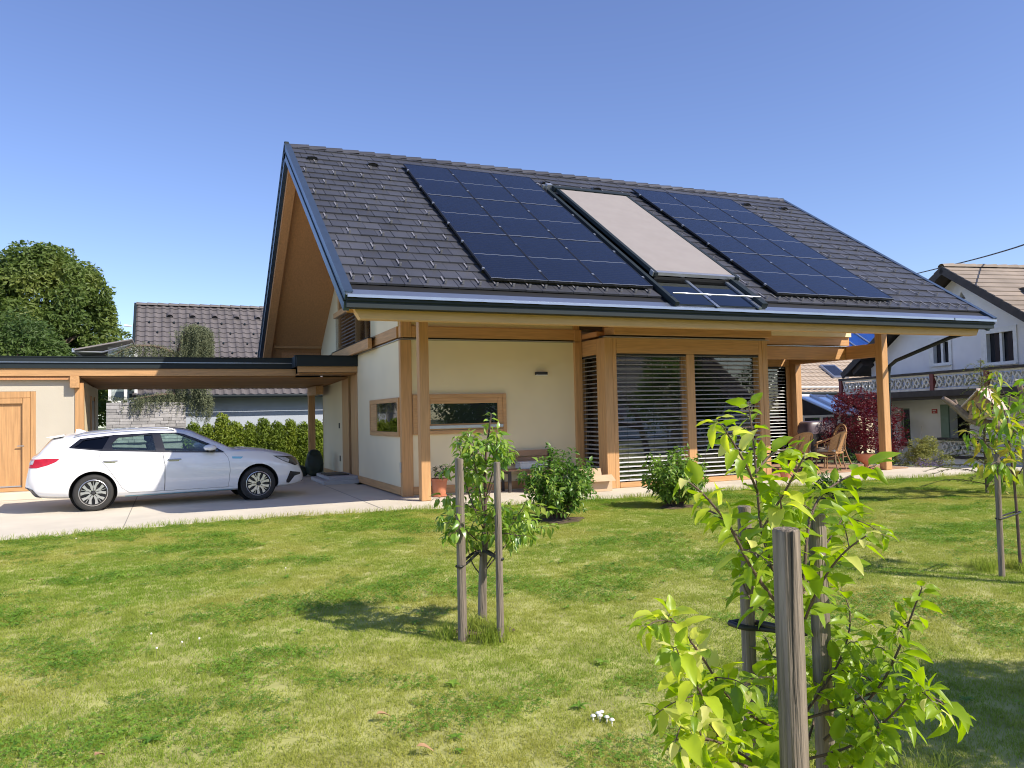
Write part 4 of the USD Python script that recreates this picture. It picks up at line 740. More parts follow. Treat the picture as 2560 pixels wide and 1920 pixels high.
for (px, py, d, r_), lab in (((1965, 1327, 2.38, .046), 'grey weathered wooden stake nearest the camera, front stake of the apple tree'), ((1860, 1270, 2.98, .029), 'thin grey stake left of the apple tree trunk'), ((2041, 1290, 2.82, .036), 'dark wooden stake right behind the apple tree')):
    q = at(px, py, d*KA); r_ = r_*KA; sp = solo('tree_stake', stake(None, q[:2], q[2], r_, r1), 'stake_wood', lab, 'stake', smooth=40)
    if r_ > .035:
        dr_ = unit([*(CAM-q)[:2], 0]); sd = np.cross(dr_, [0, 0, 1.]); part(sp, 'crack', tubevf([np.array([q[0], q[1], 0])+dr_*r_*(1-.10*z_/q[2])*.985+sd*(.006*math.sin(z_*9)-.008) for z_ in ()] + [np.array([q[0], q[1], z_])+dr_*r_*(.915+.05*(q[2]-z_))+sd*(.004*math.sin(z_*9)-.010) for z_ in np.linspace(q[2]+.004, q[2]-.42, 9)], np.linspace(.0032, .0008, 9), 5), 'black_trim')
q1, q2, q3 = at(1858, 1560, 2.98*KA), at(1965, 1560, 2.38*KA), at(1995, 1580, 2.72*KA)
solo('tree_tie', cat(tubevf(smooth_line([q1+[-.03, .03, .0], q1+[-.03, -.035, 0], q1+[.05, -.05, -.01], q3+[.0, -.03, -.0], q3+[.03, 0, 0], q3+[0, .03, 0], q1+[.04, .03, .0], q1+[-.03, .03, 0]], 2), .009, 6)), 'strap_black', 'black rubber tie looped from the thin left stake to the apple tree', 'tree tie', smooth=True)
# middle pear tree
pb = on_ground(1206, 1568); pear = thing('pear_tree', 'young pear tree between two grey stakes on the middle of the lawn', 'tree', pb); D = float((pb-CAM)@FW)
PT = lambda *q: [at(a[0], a[1], D+(a[2] if len(a) > 2 else 0)) for a in q]
stp = [([pb+[0, 0, -.02], *PT((1206, 1440), (1213, 1330))], .035, .026), (PT((1213, 1335), (1213, 1250), (1212, 1150, .03), (1225, 1060), (1228, 1035)), .016, .003)]
bp = [PT((1208, 1445), (1176, 1405, .05), (1166, 1345, .1), (1148, 1285, .12)), PT((1210, 1400), (1160, 1340, -.1), (1128, 1265, -.15)), PT((1212, 1330), (1165, 1225, .0), (1152, 1130), (1142, 1092)), PT((1213, 1300), (1190, 1180, -.15), (1172, 1080, -.2)), PT((1215, 1360), (1275, 1290, .1), (1335, 1300, .15)),
      PT((1212, 1420), (1270, 1330, -.1), (1318, 1250, -.15)), PT((1210, 1430), (1290, 1330, .2), (1340, 1320, .25)), PT((1214, 1260), (1250, 1160, .1), (1258, 1098, .1)), PT((1212, 1285), (1165, 1262, .2), (1125, 1238, .25)), PT((1213, 1250), (1240, 1150, -.15), (1243, 1085, -.2)), PT((1213, 1330), (1200, 1260, .25), (1190, 1170, .3)), PT((1212, 1340), (1230, 1300, -.25), (1250, 1260, -.3)),
      PT((1212, 1380), (1250, 1330, -.2), (1300, 1340, -.25)), PT((1212, 1370), (1170, 1330, -.25), (1150, 1320, -.3)), PT((1213, 1200), (1190, 1130), (1180, 1100))]
lv = []
tw_ = [t for b in bp for t in twigs(b, 6, (.08, .22), r1)]
for i, b in enumerate(tw_): lv += leafy(b, .017, (.045, .08), r1, .15, .52, up=.15, droop=.5, phase=i, n=5)
for i, b in enumerate(bp): lv += leafy(b, .0125, (.052, .088), r1, .42, .52, up=.15, droop=.55, phase=i, n=5, out=1.1)
lv += leafy(stp[1][0], .018, (.05, .08), r1, .05, .5, up=.2, droop=.4, n=5)
part(pear, 'trunk', tubevf(smooth_line(stp[0][0], 2), np.linspace(.036, .024, len(smooth_line(stp[0][0], 2))), 12), 'stake_wood', True)
emit_plant(pear, stp[1:]+[(b, .006, .0018) for b in bp]+[(b, .0022, .001) for b in tw_], lv, 'bark_young', 'pear_leaf', 6)
for px, py, h, lab in ((1157, 1600, 1.23, 'grey stake with an orange weathered streak left of the pear tree'), (1252, 1603, 1.20, 'slim grey stake right of the pear tree')):
    q = on_ground(px, py); solo('tree_stake', stake(None, q[:2], h, .033 if px < 1200 else .026, r1), 'stake_wood', lab, 'stake', smooth=40)
sa, sb = on_ground(1157, 1600), on_ground(1252, 1603)
zt_ = .53; solo('tree_tie', tubevf(smooth_line([(*sa[:2]+[-.035, -.02], zt_-.03), (*sa[:2]+[0, -.04], zt_-.03), (*pb[:2]+[-.02, -.045], zt_+.03), (*pb[:2]+[.045, -.01], zt_+.02), (*sb[:2]+[-.0, -.035], zt_+.02), (*sb[:2]+[.036, .0], zt_+.02), (*sb[:2]+[0, .035], zt_+.02), (*pb[:2]+[.0, .045], zt_+.03), (*sa[:2]+[0, .04], zt_-.03), (*sa[:2]+[-.035, .0], zt_-.03)], 2), .010, 6), 'strap_black', 'black tie round the pear tree and its two stakes', 'tree tie', smooth=True)
# right-hand cherry tree
cb = on_ground(2552, 1424); cher = thing('cherry_tree', 'slim young cherry tree with long drooping leaves at the right edge of the lawn', 'tree', cb); D = float((cb-CAM)@FW)
PT = lambda *q: [at(a[0], a[1], D+(a[2] if len(a) > 2 else 0)) for a in q]
stc = [([cb+[0, 0, -.02], *PT((2540, 1250), (2530, 1160), (2516, 1060), (2526, 985))], .017, .005)]
bc = [PT((2530, 1180), (2470, 1110, -.1), (2415, 1078, -.2)), PT((2526, 1130), (2460, 1040, .1), (2432, 1000, .15)), PT((2530, 1150), (2565, 1050, -.1), (2590, 990, -.1)), PT((2520, 1090), (2480, 1010, -.2), (2470, 965, -.2)), PT((2525, 1020), (2500, 960, .1), (2490, 930, .1)), PT((2533, 1200), (2480, 1170, .2), (2440, 1150, .25)), PT((2533, 1210), (2580, 1130), (2610, 1090)), PT((2530, 1160), (2520, 1060, -.35), (2505, 1010, -.4)), PT((2532, 1190), (2500, 1150, -.3), (2480, 1160, -.35)), PT((2528, 1100), (2560, 980, .2), (2575, 940, .2)), PT((2530, 1210), (2500, 1200, .1), (2478, 1215, .1))]
lv = []
for i, b in enumerate(bc): lv += leafy(b, .020, (.085, .14), r1, .12, .38, up=.1, droop=.75, phase=i, n=5)
emit_plant(cher, stc+[(b, .006, .002) for b in bc], lv, 'bark_young', 'cherry_leaf', 6)
q = on_ground(2505, 1440); solo('tree_stake', stake(None, q[:2], 1.07, .027, r1), 'stake_wood', 'thin round stake left of the slim cherry tree', 'stake', smooth=40); qs = q
q = at(2572, 1126, 6.7); solo('tree_stake', stake(None, q[:2], q[2], .055, r1), 'stake_wood', 'thick round grey post at the right edge of the picture', 'stake', smooth=40)
zt_ = 1.5229-(1287-1009)/1969*7.2; solo('tree_tie', tubevf(smooth_line([(*qs[:2]+[-.03, -.01], zt_), (*qs[:2]+[.0, -.032], zt_), (*cb[:2]+[.0, -.03], zt_+.02), (*cb[:2]+[.025, .0], zt_+.02), (*cb[:2]+[0, .03], zt_+.02), (*qs[:2]+[0, .032], zt_), (*qs[:2]+[-.03, .01], zt_)], 2), .008, 6), 'strap_black', 'black tie between the thin stake and the cherry tree', 'tree tie', smooth=True)
# an orchard tree just outside the picture on the right whose shade falls into the lower right corner
ob = np.array([.98, -13.22, 0.]); orch = thing('orchard_tree', 'leafy garden tree beside the photographer, shading the lower right lawn', 'tree', ob)
def card_cloud(clumps, per, size, rng, aspect=.5, flat=.0, droop=0.):
    V = []
    for c_, r_ in clumps:
        n_ = int(per*(np.mean(r_)**2)); d = rng.normal(size=(n_, 3)); d /= np.linalg.norm(d, axis=1, keepdims=True); rr = rng.uniform(.55, 1.05, (n_, 1))**.6; p = c_+d*rr*r_
        a = rng.normal(size=(n_, 3))*[1, 1, .5]+d*.5; a[:, 2] -= droop; a /= np.linalg.norm(a, axis=1, keepdims=True); nn = d+rng.normal(size=(n_, 3))*.7+[0, 0, flat]; b = np.cross(nn, a); b /= np.linalg.norm(b, axis=1, keepdims=True)+1e-9
        s = rng.uniform(size[0], size[1], (n_, 1)); cc = np.cross(a, b); mid = p+cc*s*.06
        V.append(np.stack([p-a*s*.5, mid+b*s*aspect*.5, p+a*s*.5-cc*s*.1, mid-b*s*aspect*.5], 1).reshape(-1, 3))
    v = np.vstack(V); i = np.arange(len(v)//4)[:, None]*4; return v, np.concatenate([i+[0, 1, 2], i+[0, 2, 3]], 1).reshape(-1, 3)
ro = np.random.default_rng(5)
part(orch, 'trunk', tubevf([ob, ob+[.02, .03, 1.2], ob+[.05, .05, 2.2]], [.07, .06, .03], 8), 'bark', True)
part(orch, 'crown', card_cloud([(ob+[ro.uniform(-.75, .75), ro.uniform(-.55, .55), ro.uniform(1.8, 2.35)], ro.uniform(.3, .5)) for _ in range(24)], 2600, (.06, .10), ro), 'shrub_leaf')

# ---------------------------------------------------------------- shrubs on the lawn
def shrub(name, base, rad, h, nst, seed, label, cat_, leaf='shrub_leaf', L=(.05, .095), step=.022, leanx=0., limit=300, lowfrac=.3, W=.6, group=None):
    rng = np.random.default_rng(seed); th = thing(name, label, cat_, base, group=group); st, lv = [], []
    for i in range(nst):
        a = i*2.4+rng.uniform(-.3, .3); q = math.sqrt((i+.5)/nst); r_ = rad*q*rng.uniform(.75, 1.1); hh = h*(1-.45*q**2)*rng.uniform(.68, 1.05)
        if i < nst*lowfrac: r_ *= .6
        p0 = base+[math.cos(a)*.10*q, math.sin(a)*.10*q, -.02]; p1 = base+[math.cos(a)*r_*.55, math.sin(a)*r_*.55, hh*.45]; p2 = base+[math.cos(a)*r_+leanx, math.sin(a)*r_, hh]
        st.append(([p0, p1, p2], .007, .0025)); lv += leafy([p0, p1, p2], step, L, rng, .16, W, up=.35, droop=.2, phase=a, n=4)
        for k in range(4):
            t = rng.uniform(.25, .9); m = p0*(1-t)+p2*t; aa = a+rng.uniform(-1.4, 1.4); e = m+[math.cos(aa)*rad*.35, math.sin(aa)*rad*.35, rng.uniform(.0, .22)]; lv += leafy([m, e], step, L, rng, .2, W, up=.3, droop=.25, phase=aa, n=4)
    emit_plant(th, st, lv, 'bark_young', leaf, 5, limit=limit); return th
b1_, b2_, b3_ = on_ground(1398, 1300), on_ground(1692, 1266), on_ground(2078, 1246)
shrub('garden_shrub', b1_, .54, 1.10, 46, 41, 'bushy green shrub with tall upright shoots in front of the bench', 'shrub')
shrub('garden_shrub', b2_, .52, .95, 44, 42, 'rounded dark green shrub in front of the bay window blinds', 'shrub')
shrub('garden_shrub', b3_, .24, .42, 16, 43, 'small low shrub on the lawn right of the apple tree', 'shrub', step=.04, limit=60)
for q, r_ in ((b1_, .36), (b2_, .34), (np.array([*pb[:2], 0]), .20), (b3_, .22)):
    k = 22; a = np.arange(k)*2*np.pi/k; rr = r_*(1+.18*np.sin(a*3+q[0])+.1*np.sin(a*5)); v = np.vstack([q+[0, 0, .035], np.c_[q[0]+rr*np.cos(a), q[1]+rr*np.sin(a)*.9-.04, np.full(k, .004)]])
    setting('soil_patch', (v, np.array([[0, 1+i, 1+(i+1) % k] for i in range(k)])), 'soil', 'bare brown soil at the foot of a lawn plant', 'stuff')
# ---------------------------------------------------------------- things along the house
def pot(name, label, base, prof, mat, cat_='flower pot'):
    th = thing(name, label, cat_, base); v, f = lathe(prof, 28); part(th, 'pot', (v+base, f), mat, 35); return th
pq = on_ground(1099, 1241)
th = pot('flower_pot', 'terracotta pot with a rounded succulent plant beside the front porch post', pq, [(0, .0), (.135, .0), (.14, .03), (.118, .032), (.122, .05), (.150, .30), (.165, .30), (.168, .345), (.150, .345), (.145, .31), (0, .30)], 'terracotta')
rp_ = np.random.default_rng(9); lv = []
for i in range(10):
    a = i*2.4; e = pq+[math.cos(a)*rp_.uniform(.05, .15), math.sin(a)*rp_.uniform(.05, .15), rp_.uniform(.42, .62)]; lv += leafy([pq+[0, 0, .3], e], .03, (.05, .075), rp_, .3, .8, up=.2, n=4)
emit_plant(th, [([pq+[0, 0, .3], pq+[.02, 0, .5]], .008, .004), ([pq+[0, 0, .3], pq+[.17, .0, .5], pq+[.22, 0, .62]], .004, .002)], lv, 'bark_young', 'pot_leaf')
pq = on_ground(889, 1194); th = pot('flower_pot', 'small dark brown pot with a little plant by the entrance door post', pq, [(0, 0), (.09, 0), (.12, .22), (.13, .25), (.11, .25), (0, .22)], 'red_brown_paint'); lv = []
for i in range(7): a = i*2.4; lv += leafy([pq+[0, 0, .22], pq+[math.cos(a)*.12, math.sin(a)*.12, rp_.uniform(.35, .5)]], .035, (.05, .08), rp_, .3, .7, n=4)
emit_plant(th, [], lv, 'bark_young', 'pot_leaf', limit=40)
bg = on_ground(786, 1190); m = trimesh.creation.icosphere(4, 1.); v = np.array(m.vertices); z = v[:, 2]; rr = .23*(1-.18*np.clip(z, 0, 1)+.12*np.clip(-z, 0, 1)); sq = np.abs(v)**.75*np.sign(v)
v = np.c_[sq[:, 0]*rr, sq[:, 1]*rr, (sq[:, 2]+1)*.36]; v += (meshkit.fbm(v*6, 3)-.5)[:, None]*.09*np.c_[v[:, :2]*4, np.zeros(len(v))]
solo('covered_pot', (v+bg, np.array(m.faces)), 'green_bag', 'tall plant pot wrapped in dark green plastic by the rear carport post', 'covered pot', smooth=True)
v2 = np.array(m.vertices)*[.30, .2, .15]+[0, 0, .13]; v2 += (meshkit.fbm(v2*7, 3)-.5)[:, None]*.08
solo('plastic_bag', (v2+bg+[-.42, .1, 0], np.array(m.faces)), 'green_bag', 'low dark plastic bag on the ground left of the wrapped pot', 'bag', smooth=True)
bx, by0, by1 = 1.78, .52, .93
bench = thing('garden_bench', 'brown wooden bench against the cream wall behind the shrubs', 'bench', (bx, by0, 0))
for z0, z1 in ((.68, .80), (.545, .665)): part(bench, 'back_slat', box((bx, .885, z0), (3.02, .91, z1), .005), 'terrace_wood')
for k in range(4): part(bench, 'seat_slat', box((bx, .50+k*.10, .415), (3.02, .50+k*.10+.085, .44), .004), 'terrace_wood')
for x in (1.85, 2.90):
    part(bench, 'leg', cat(box((x, .50, .0), (x+.06, .55, .414), .004), box((x, .86, .0), (x+.06, .884, .80), .004), box((x, .55, .36), (x+.06, .86, .413), .004)), 'dark_old_wood')
solo('storage_box', cat(box((2.15, .58, .442), (2.75, .86, .56), .01), box((2.12, .56, .562), (2.78, .87, .585), .01)), 'blind_slat', 'grey plastic box standing on the wooden bench', 'box'); solo('planter_trough', box((2.15, .25, .0), (2.85, .45, .36), .01), 'rattan_dark', 'brown trough standing in front of the wooden bench', 'planter')
v2 = np.array(m.vertices)*[.16, .12, .17]+[3.22, .62, .17]; v2 += (meshkit.fbm(v2*8, 3)-.5)[:, None]*.10; v2[:, 2] = np.maximum(v2[:, 2], .002); solo('blue_bag', (v2, np.array(m.faces)), 'blue_plastic', 'crumpled blue plastic bag between the bench and the bay', 'bag', smooth=True)
cq = thing('cardboard_box', 'open cardboard box with a raised flap on the path beside the bay', 'box', (3.13, -.38, 0)); x0, x1, y0, y1, zz = 3.17, 3.66, -.40, -.02, .22
part(cq, 'side', cat(box((x0, y0, 0), (x1, y0+.008, zz)), box((x0, y1-.008, 0), (x1, y1, zz)), box((x0, y0+.008, 0), (x0+.008, y1-.008, zz)), box((x1-.008, y0+.008, 0), (x1, y1-.008, zz)), box((x0+.008, y0+.008, 0), (x1-.008, y1-.008, .01))), 'cardboard')
part(cq, 'flap', obox(((x0+x1)/2, y0-.075, zz+.045), (.24, 0, 0), (0, -.075, .045-.095), (0, .003, .005)), 'cardboard'); part(cq, 'flap', obox(((x0+x1)/2, y1+.03, zz+.10), (.24, 0, 0), (0, .03, .10), (0, .004, -.001)), 'cardboard')
v2 = np.array(m.vertices)*[.035, .03, .03]+[3.60, -.05, .26]; solo('white_bottle', cat((v2, np.array(m.faces)), tubevf([(3.6, -.05, .12), (3.6, -.05, .26)], .025, 10)), 'white_paint', 'small white round topped bottle standing in the cardboard box', 'bottle', smooth=40)

# ---------------------------------------------------------------- terrace furniture
def arc(c, r, a0, a1, n, z=0.): a = np.linspace(a0, a1, n); return np.c_[c[0]+r*np.cos(a), c[1]+r*np.sin(a), np.full(n, z)]
def rattan_chair(name, label, loc, rz, mat='rattan', group=None):
    th = thing(name, label, 'chair', loc, rz, local=True, group=group)
    part(th, 'seat', boxvf((-.24, -.25, .38), (.26, .25, .44), .02), mat); part(th, 'cushion', boxvf((-.22, -.23, .441), (.25, .23, .50), .025), 'cushion', 30)
    n = 15; a = np.linspace(1.9, 4.38, n); zt = .93-.16*np.abs(np.linspace(-1, 1, n))**2.2; ri = np.c_[.02+.27*np.cos(a), .28*np.sin(a)]; ro_ = np.c_[.0+.36*np.cos(a)-.04, .30*np.sin(a)]
    v = np.vstack([np.c_[ri, np.full(n, .44)], np.c_[ro_, zt], np.c_[ri*.93, np.full(n, .44)], np.c_[ro_*.95, zt-.01]]); f = [[i, i+1, n+i+1, n+i] for i in range(n-1)]+[[2*n+i+1, 2*n+i, 3*n+i, 3*n+i+1] for i in range(n-1)]+[[n+i, n+i+1, 3*n+i+1, 3*n+i] for i in range(n-1)]
    part(th, 'backrest', (v, np.array(f)), mat, True); part(th, 'back_rim', tubevf(np.vstack([[.26, -.27, .60], [.1, -.30, .66], np.c_[ro_, zt][::-1] if ro_[0][1] > 0 else np.c_[ro_, zt], [.1, .30, .66], [.26, .27, .60]]), .018, 7), mat, True)
    part(th, 'back_braces', cat(*[tubevf([(-.24, y, .46), (-.375+.06*abs(y)*3, y*1.0, .88-.3*y*y*4)], .012, 6) for y in (-.15, -.02, .02, .15)]+[tubevf([(-.25, -.17, .5), (-.375, .0, .9)], .010, 6), tubevf([(-.25, .17, .5), (-.375, .0, .9)], .010, 6)]), 'rattan_dark', True)
    for x, y in ((.23, -.24), (.23, .24), (-.22, -.22), (-.22, .22)): part(th, 'leg', tubevf([(x*1.12 if x > 0 else x*1.3, y*1.08, .0), (x, y, .22), (x, y, .60 if x > 0 else .42)], [.017, .019, .018], 7), 'rattan_dark', True)
    part(th, 'apron', cat(*[tubevf([(-.22, y, .30), (.23, y, .30)], .011, 6) for y in (-.23, .23)], tubevf([(.23, -.23, .30), (.23, .23, .30)], .011, 6)), 'rattan_dark', True); return th
ca = rattan_chair('rattan_chair', 'brown rattan armchair with its back to the lawn, nearest the porch post', (10.43, .72, .022), math.radians(112))
copy_of(ca, 'brown rattan armchair half hidden by apple leaves, left of the other armchair', (9.55, .85, .022), math.radians(80)); copy_of(ca, 'rattan armchair with a pale cushion showing, nearest the blinds', (9.0, 1.75, .022), math.radians(20))
rc = thing('round_back_chair', 'honey coloured rattan chair with a large round hoop back', 'chair', (11.0, 1.25, .022), math.radians(165), local=True)
part(rc, 'seat', boxvf((-.25, -.25, .40), (.25, .25, .45), .02), 'rattan'); part(rc, 'cushion', boxvf((-.23, -.23, .451), (.24, .23, .51), .025), 'cushion', 30)
a = np.linspace(0, 2*np.pi, 33); part(rc, 'hoop', cat(tubevf(np.c_[-.26-.07*np.sin(a), .27*np.cos(a), .80+.27*np.sin(a)], .022, 8), tubevf(np.c_[-.255-.05*np.sin(a), .20*np.cos(a), .80+.20*np.sin(a)], .014, 7)), 'rattan', True)
part(rc, 'woven_back', cat(*[tubevf([(-.255-.05*z, -w_, .8+z), (-.255-.05*z, w_, .8+z)], .007, 4) for z in np.linspace(-.18, .18, 11) for w_ in [math.sqrt(max(.0, .2**2-z*z))]]), 'rattan_dark')
for y in (-.24, .24):
    part(rc, 'leg', tubevf([(-.42, y*1.1, 0), (-.30, y, .30), (-.24, y*.95, .50), (-.25, y*1.0, .72)], .018, 7), 'rattan', True); part(rc, 'leg', tubevf([(.27, y*1.08, 0), (.24, y, .42), (.22, y*1.1, .64)], .018, 7), 'rattan', True); part(rc, 'arm', tubevf(smooth_line([(.24, y*1.1, .62), (.0, y*1.2, .68), (-.26, y*1.1, .74)], 2), .018, 7), 'rattan', True)
part(rc, 'brace', cat(*[tubevf([(-.3, y, .28), (.25, y, .2)], .011, 6) for y in (-.24, .24)]), 'rattan', True)
# covered barbecue
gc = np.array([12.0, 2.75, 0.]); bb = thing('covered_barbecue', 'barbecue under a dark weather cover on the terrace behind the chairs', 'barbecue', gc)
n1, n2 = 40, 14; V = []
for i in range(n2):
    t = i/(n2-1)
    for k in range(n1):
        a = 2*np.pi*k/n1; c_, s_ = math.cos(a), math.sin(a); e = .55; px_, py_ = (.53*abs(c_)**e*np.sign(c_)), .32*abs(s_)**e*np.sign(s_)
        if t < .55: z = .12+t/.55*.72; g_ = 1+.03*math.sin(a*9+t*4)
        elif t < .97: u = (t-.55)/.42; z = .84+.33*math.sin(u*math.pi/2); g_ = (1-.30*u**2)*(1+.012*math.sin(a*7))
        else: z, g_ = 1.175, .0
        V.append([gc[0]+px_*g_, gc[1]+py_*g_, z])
f = [[i*n1+k, i*n1+(k+1) % n1, (i+1)*n1+(k+1) % n1, (i+1)*n1+k] for i in range(n2-1) for k in range(n1)]; part(bb, 'cover', (np.array(V), np.array([q for q in f if min(q)//n1 >= 7])), 'grill_cover_lit', True); part(bb, 'cover_skirt', (np.array(V), np.array([q for q in f if min(q)//n1 < 7])), 'grill_cover_shaded', True)  # one cover in two tones: shade on the lower half is in its colour
for x in (-.42, .42):
    for y in (-.24, .24): part(bb, 'leg', box((gc[0]+x-.025, gc[1]+y-.025, .0), (gc[0]+x+.025, gc[1]+y+.025, .3)), 'black_trim')
uq = np.array([11.22, .36, 0.]); th = pot('planter_urn', 'terracotta bowl on a pedestal foot beside the right porch post', uq, [(0, 0), (.13, 0), (.13, .03), (.06, .06), (.05, .13), (.10, .17), (.20, .24), (.235, .36), (.25, .385), (.22, .385), (.20, .34), (0, .32)], 'terracotta')
tp = on_ground(1948, 1212); pot('flower_pot', 'empty pale terracotta pot on the path right of the bay', np.array([8.15, -.25, 0.]), [(0, 0), (.10, 0), (.135, .18), (.145, .21), (.12, .21), (0, .17)], 'terracotta')
# plants beyond the terrace
def small_leaf_bush(name, label, cat_, base, clumps, per, size, leaf, rng, aspect=.5, droop=0., trunk=None, bark='bark', crown='crown', group=None):
    th = thing(name, label, cat_, base, group=group)
    if trunk: 
        for pts, r0, r1_ in trunk: part(th, 'trunk' if r0 > .03 else 'branch', tubevf(smooth_line(pts, 2), np.linspace(r0, r1_, len(smooth_line(pts, 2))), 7), bark, True)
    part(th, crown, card_cloud(clumps, per, size, rng, aspect, droop=droop), leaf); return th
rm = np.random.default_rng(12); mb = np.array([12.95, 2.2, -.1]); cl = []
for i in range(60):
    a = rm.uniform(0, 6.3); q = math.sqrt(rm.random()); z = rm.uniform(.4, 1.82); w_ = 1.05*math.sqrt(max(.05, 1-((z-.95)/.95)**2)); cl.append((mb+[math.cos(a)*q*w_, math.sin(a)*q*w_, z+.1], rm.uniform(.16, .30)))
small_leaf_bush('red_maple', 'dark red Japanese maple beside the terrace in front of the white house', 'tree', mb, cl, 3000, (.05, .10), 'maple_leaf', rm, .35, .3, [([mb, mb+[0, 0, .4], mb+[.1, 0, .9]], .04, .02)]+[([mb+[0, 0, .3], mb+[math.cos(a)*.4, math.sin(a)*.4, .8], mb+[math.cos(a)*.75, math.sin(a)*.75, 1.25]], .018, .006) for a in (0, 1.2, 2.5, 3.7, 5)])
rb = np.array([13.35, .55, -.05]); cl = [(rb+[rm.uniform(-1, 1)*.42*(1-.35*k/16), rm.uniform(-1, 1)*.42*(1-.35*k/16), .10+.52*k/16], .2) for k in range(17)]
small_leaf_bush('dwarf_cypress', 'rounded golden green dwarf conifer in front of the white house', 'shrub', rb, cl, 5200, (.05, .10), 'cypress_leaf', rm, .26, .1, [([rb+[0, 0, .3], rb+[.05, 0, 1.05]], .006, .003)])
lb = np.array([13.05, .1, -.02]); cl = [(lb+[rm.uniform(-.3, .3), rm.uniform(-.18, .18), rm.uniform(.06, .20)], .11) for k in range(14)]; small_leaf_bush('lavender', 'low clump of purple lavender at the foot of the rounded conifer', 'plant', lb, cl, 3000, (.03, .06), 'lavender', rm, .3)
cl = [(np.array([13.2+.03*i+rm.uniform(-.25, .25), 1.2+i*.13, rm.uniform(.02, .10)]), .14) for i in range(22)]; setting('ground_cover', card_cloud(cl, 1400, (.04, .09), rm, .5), 'shrub_leaf', 'low leafy ground cover along the terrace edge below the red maple', 'stuff')
cl = [(np.array([13.1+rm.uniform(-.2, .2), 1.7+i*.3, .20]), .05) for i in range(6)]; setting('red_flowers', card_cloud(cl, 5000, (.03, .05), rm, .8), 'red_flower', 'small red flowers in the ground cover at the terrace edge', 'stuff')
# sparse conifer, pruned tree and bird feeder at the right
kb = on_ground(2468, 1232); rk = np.random.default_rng(8); D = float((kb-CAM)@FW); scl = D/1969
kon = thing('young_conifer', 'feathery light green young conifer behind the bird feeder', 'tree', kb)
part(kon, 'trunk', tubevf([kb, kb+[0, 0, 1.2], kb+[-.02, 0, 2.32]], [.03, .02, .005], 6), 'bark', True); V, F, k0 = [], [], 0
for i in range(64):
    z = .12+2.1*i/63; L_ = (.95*(1-z/2.5)+.12)*rk.uniform(.6, 1.1); a = i*2.4+rk.uniform(-.3, .3); d = np.array([math.cos(a), math.sin(a), 0]); p = resample(smooth_line([kb+[0, 0, z], kb+d*L_*.55+[0, 0, z+.10], kb+d*L_+[0, 0, z-.05*L_]], 2), .035)
    part(kon, 'branch', tubevf(p, np.linspace(.007, .002, len(p)), 4), 'bark_young') if L_ > .25 else None
    for j, q in enumerate(p):
        for m_ in range(4):
            dd = unit(d*.7+np.cross(d, [0, 0, 1])*(1 if m_ % 2 else -1)*rk.uniform(.4, 1)+[0, 0, rk.uniform(-.4, .25)]); s = rk.uniform(.05, .11); b = unit(np.cross(dd, [0, 0, 1]))*s*.16; V += [q, q+dd*s*.5+b, q+dd*s, q+dd*s*.5-b]; F += [[k0, k0+1, k0+2], [k0, k0+2, k0+3]]; k0 += 4
part(kon, 'crown', (np.array(V), np.array(F)), 'conifer_leaf')
DB = 12.3; tb = at(2625, 1260, DB+.3); tb[2] = 0; dead = thing('pruned_tree', 'bare pruned tree with a thick leafless limb holding up the bird feeder', 'tree', tb)
PQ = lambda *q: [at(a[0], a[1], DB+(a[2] if len(a) > 2 else 0)) for a in q]
tj = at(2600, 1075, DB+.2)
part(dead, 'trunk', tubevf(smooth_line([tb, tb*.5+tj*.5+[.03, 0, 0], tj, *PQ((2580, 1020, .2), (2562, 990, .1))], 2), np.linspace(.11, .055, len(smooth_line([0*tb]*5, 2))), 10), 'bare_branch', True)
part(dead, 'limb', tubevf(smooth_line([tj, *PQ((2500, 1066), (2425, 1050), (2399, 1026), (2380, 1010), (2357, 995))], 2), np.linspace(.085, .035, len(smooth_line([0*tb]*6, 2))), 9), 'bare_branch', True); part(dead, 'limb', tubevf(smooth_line(PQ((2402, 1030), (2392, 1015), (2385, 1001)), 2), .034, 8), 'bare_branch', True)
part(dead, 'stub', tubevf(smooth_line(PQ((2566, 1000, .1), (2555, 980, .1), (2544, 950, .1)), 2), .042, 9), 'bare_branch', True); part(dead, 'cut', tubevf(PQ((2544, 951, .1), (2543.6, 949, .1)), .043, 9), 'cushion')
fb = at(2462, 1046, DB); fz = math.radians(20); fd_ = thing('bird_feeder', 'wooden bird feeder house with a pale shingled roof on the bare limb', 'bird feeder', fb, fz, local=True)
part(fd_, 'floor', boxvf((-.24, -.18, 0), (.24, .18, .025), .004), 'feeder_roof'); part(fd_, 'tray_edge', cat(boxvf((-.24, -.19, .0), (.24, -.181, .06)), boxvf((-.24, .181, .0), (.24, .19, .06)), boxvf((-.25, -.19, .0), (-.241, .19, .06))), 'rattan')
for x in (-.2, .2):
    for y in (-.14, .14): part(fd_, 'post', boxvf((x-.015, y-.015, .025), (x+.015, y+.015, .20)), 'rattan')
for x in (-.2, .2): part(fd_, 'gable_board', prism([(-.20, .18), (.20, .18), (0, .40)], 0, x-.012, x+.012), 'rattan'); part(fd_, 'brace', cat(obox((x-.03, -.10, .12), (.008, 0, 0), (0, .05, .07), (0, .01, -.007)), obox((x-.03, .10, .12), (.008, 0, 0), (0, -.05, .07), (0, .01, .007))), 'rattan')
for sg in (-1, 1):
    for i in range(5):
        t0, t1 = i/5, (i+1)/5+.05; y0, y1 = sg*.30*(1-t0), sg*.30*(1-t1); z0, z1 = .12+.32*t0+.012, .12+.32*t1; mid = ((y0+y1)/2, (z0+z1)/2); part(fd_, 'roof_board', obox((0, mid[0], mid[1]), (.31, 0, 0), (0, (y1-y0)/2, (z1-z0)/2), (0, -.007*(z1-z0)/.07*sg*-1*.0, .007)), 'feeder_roof')
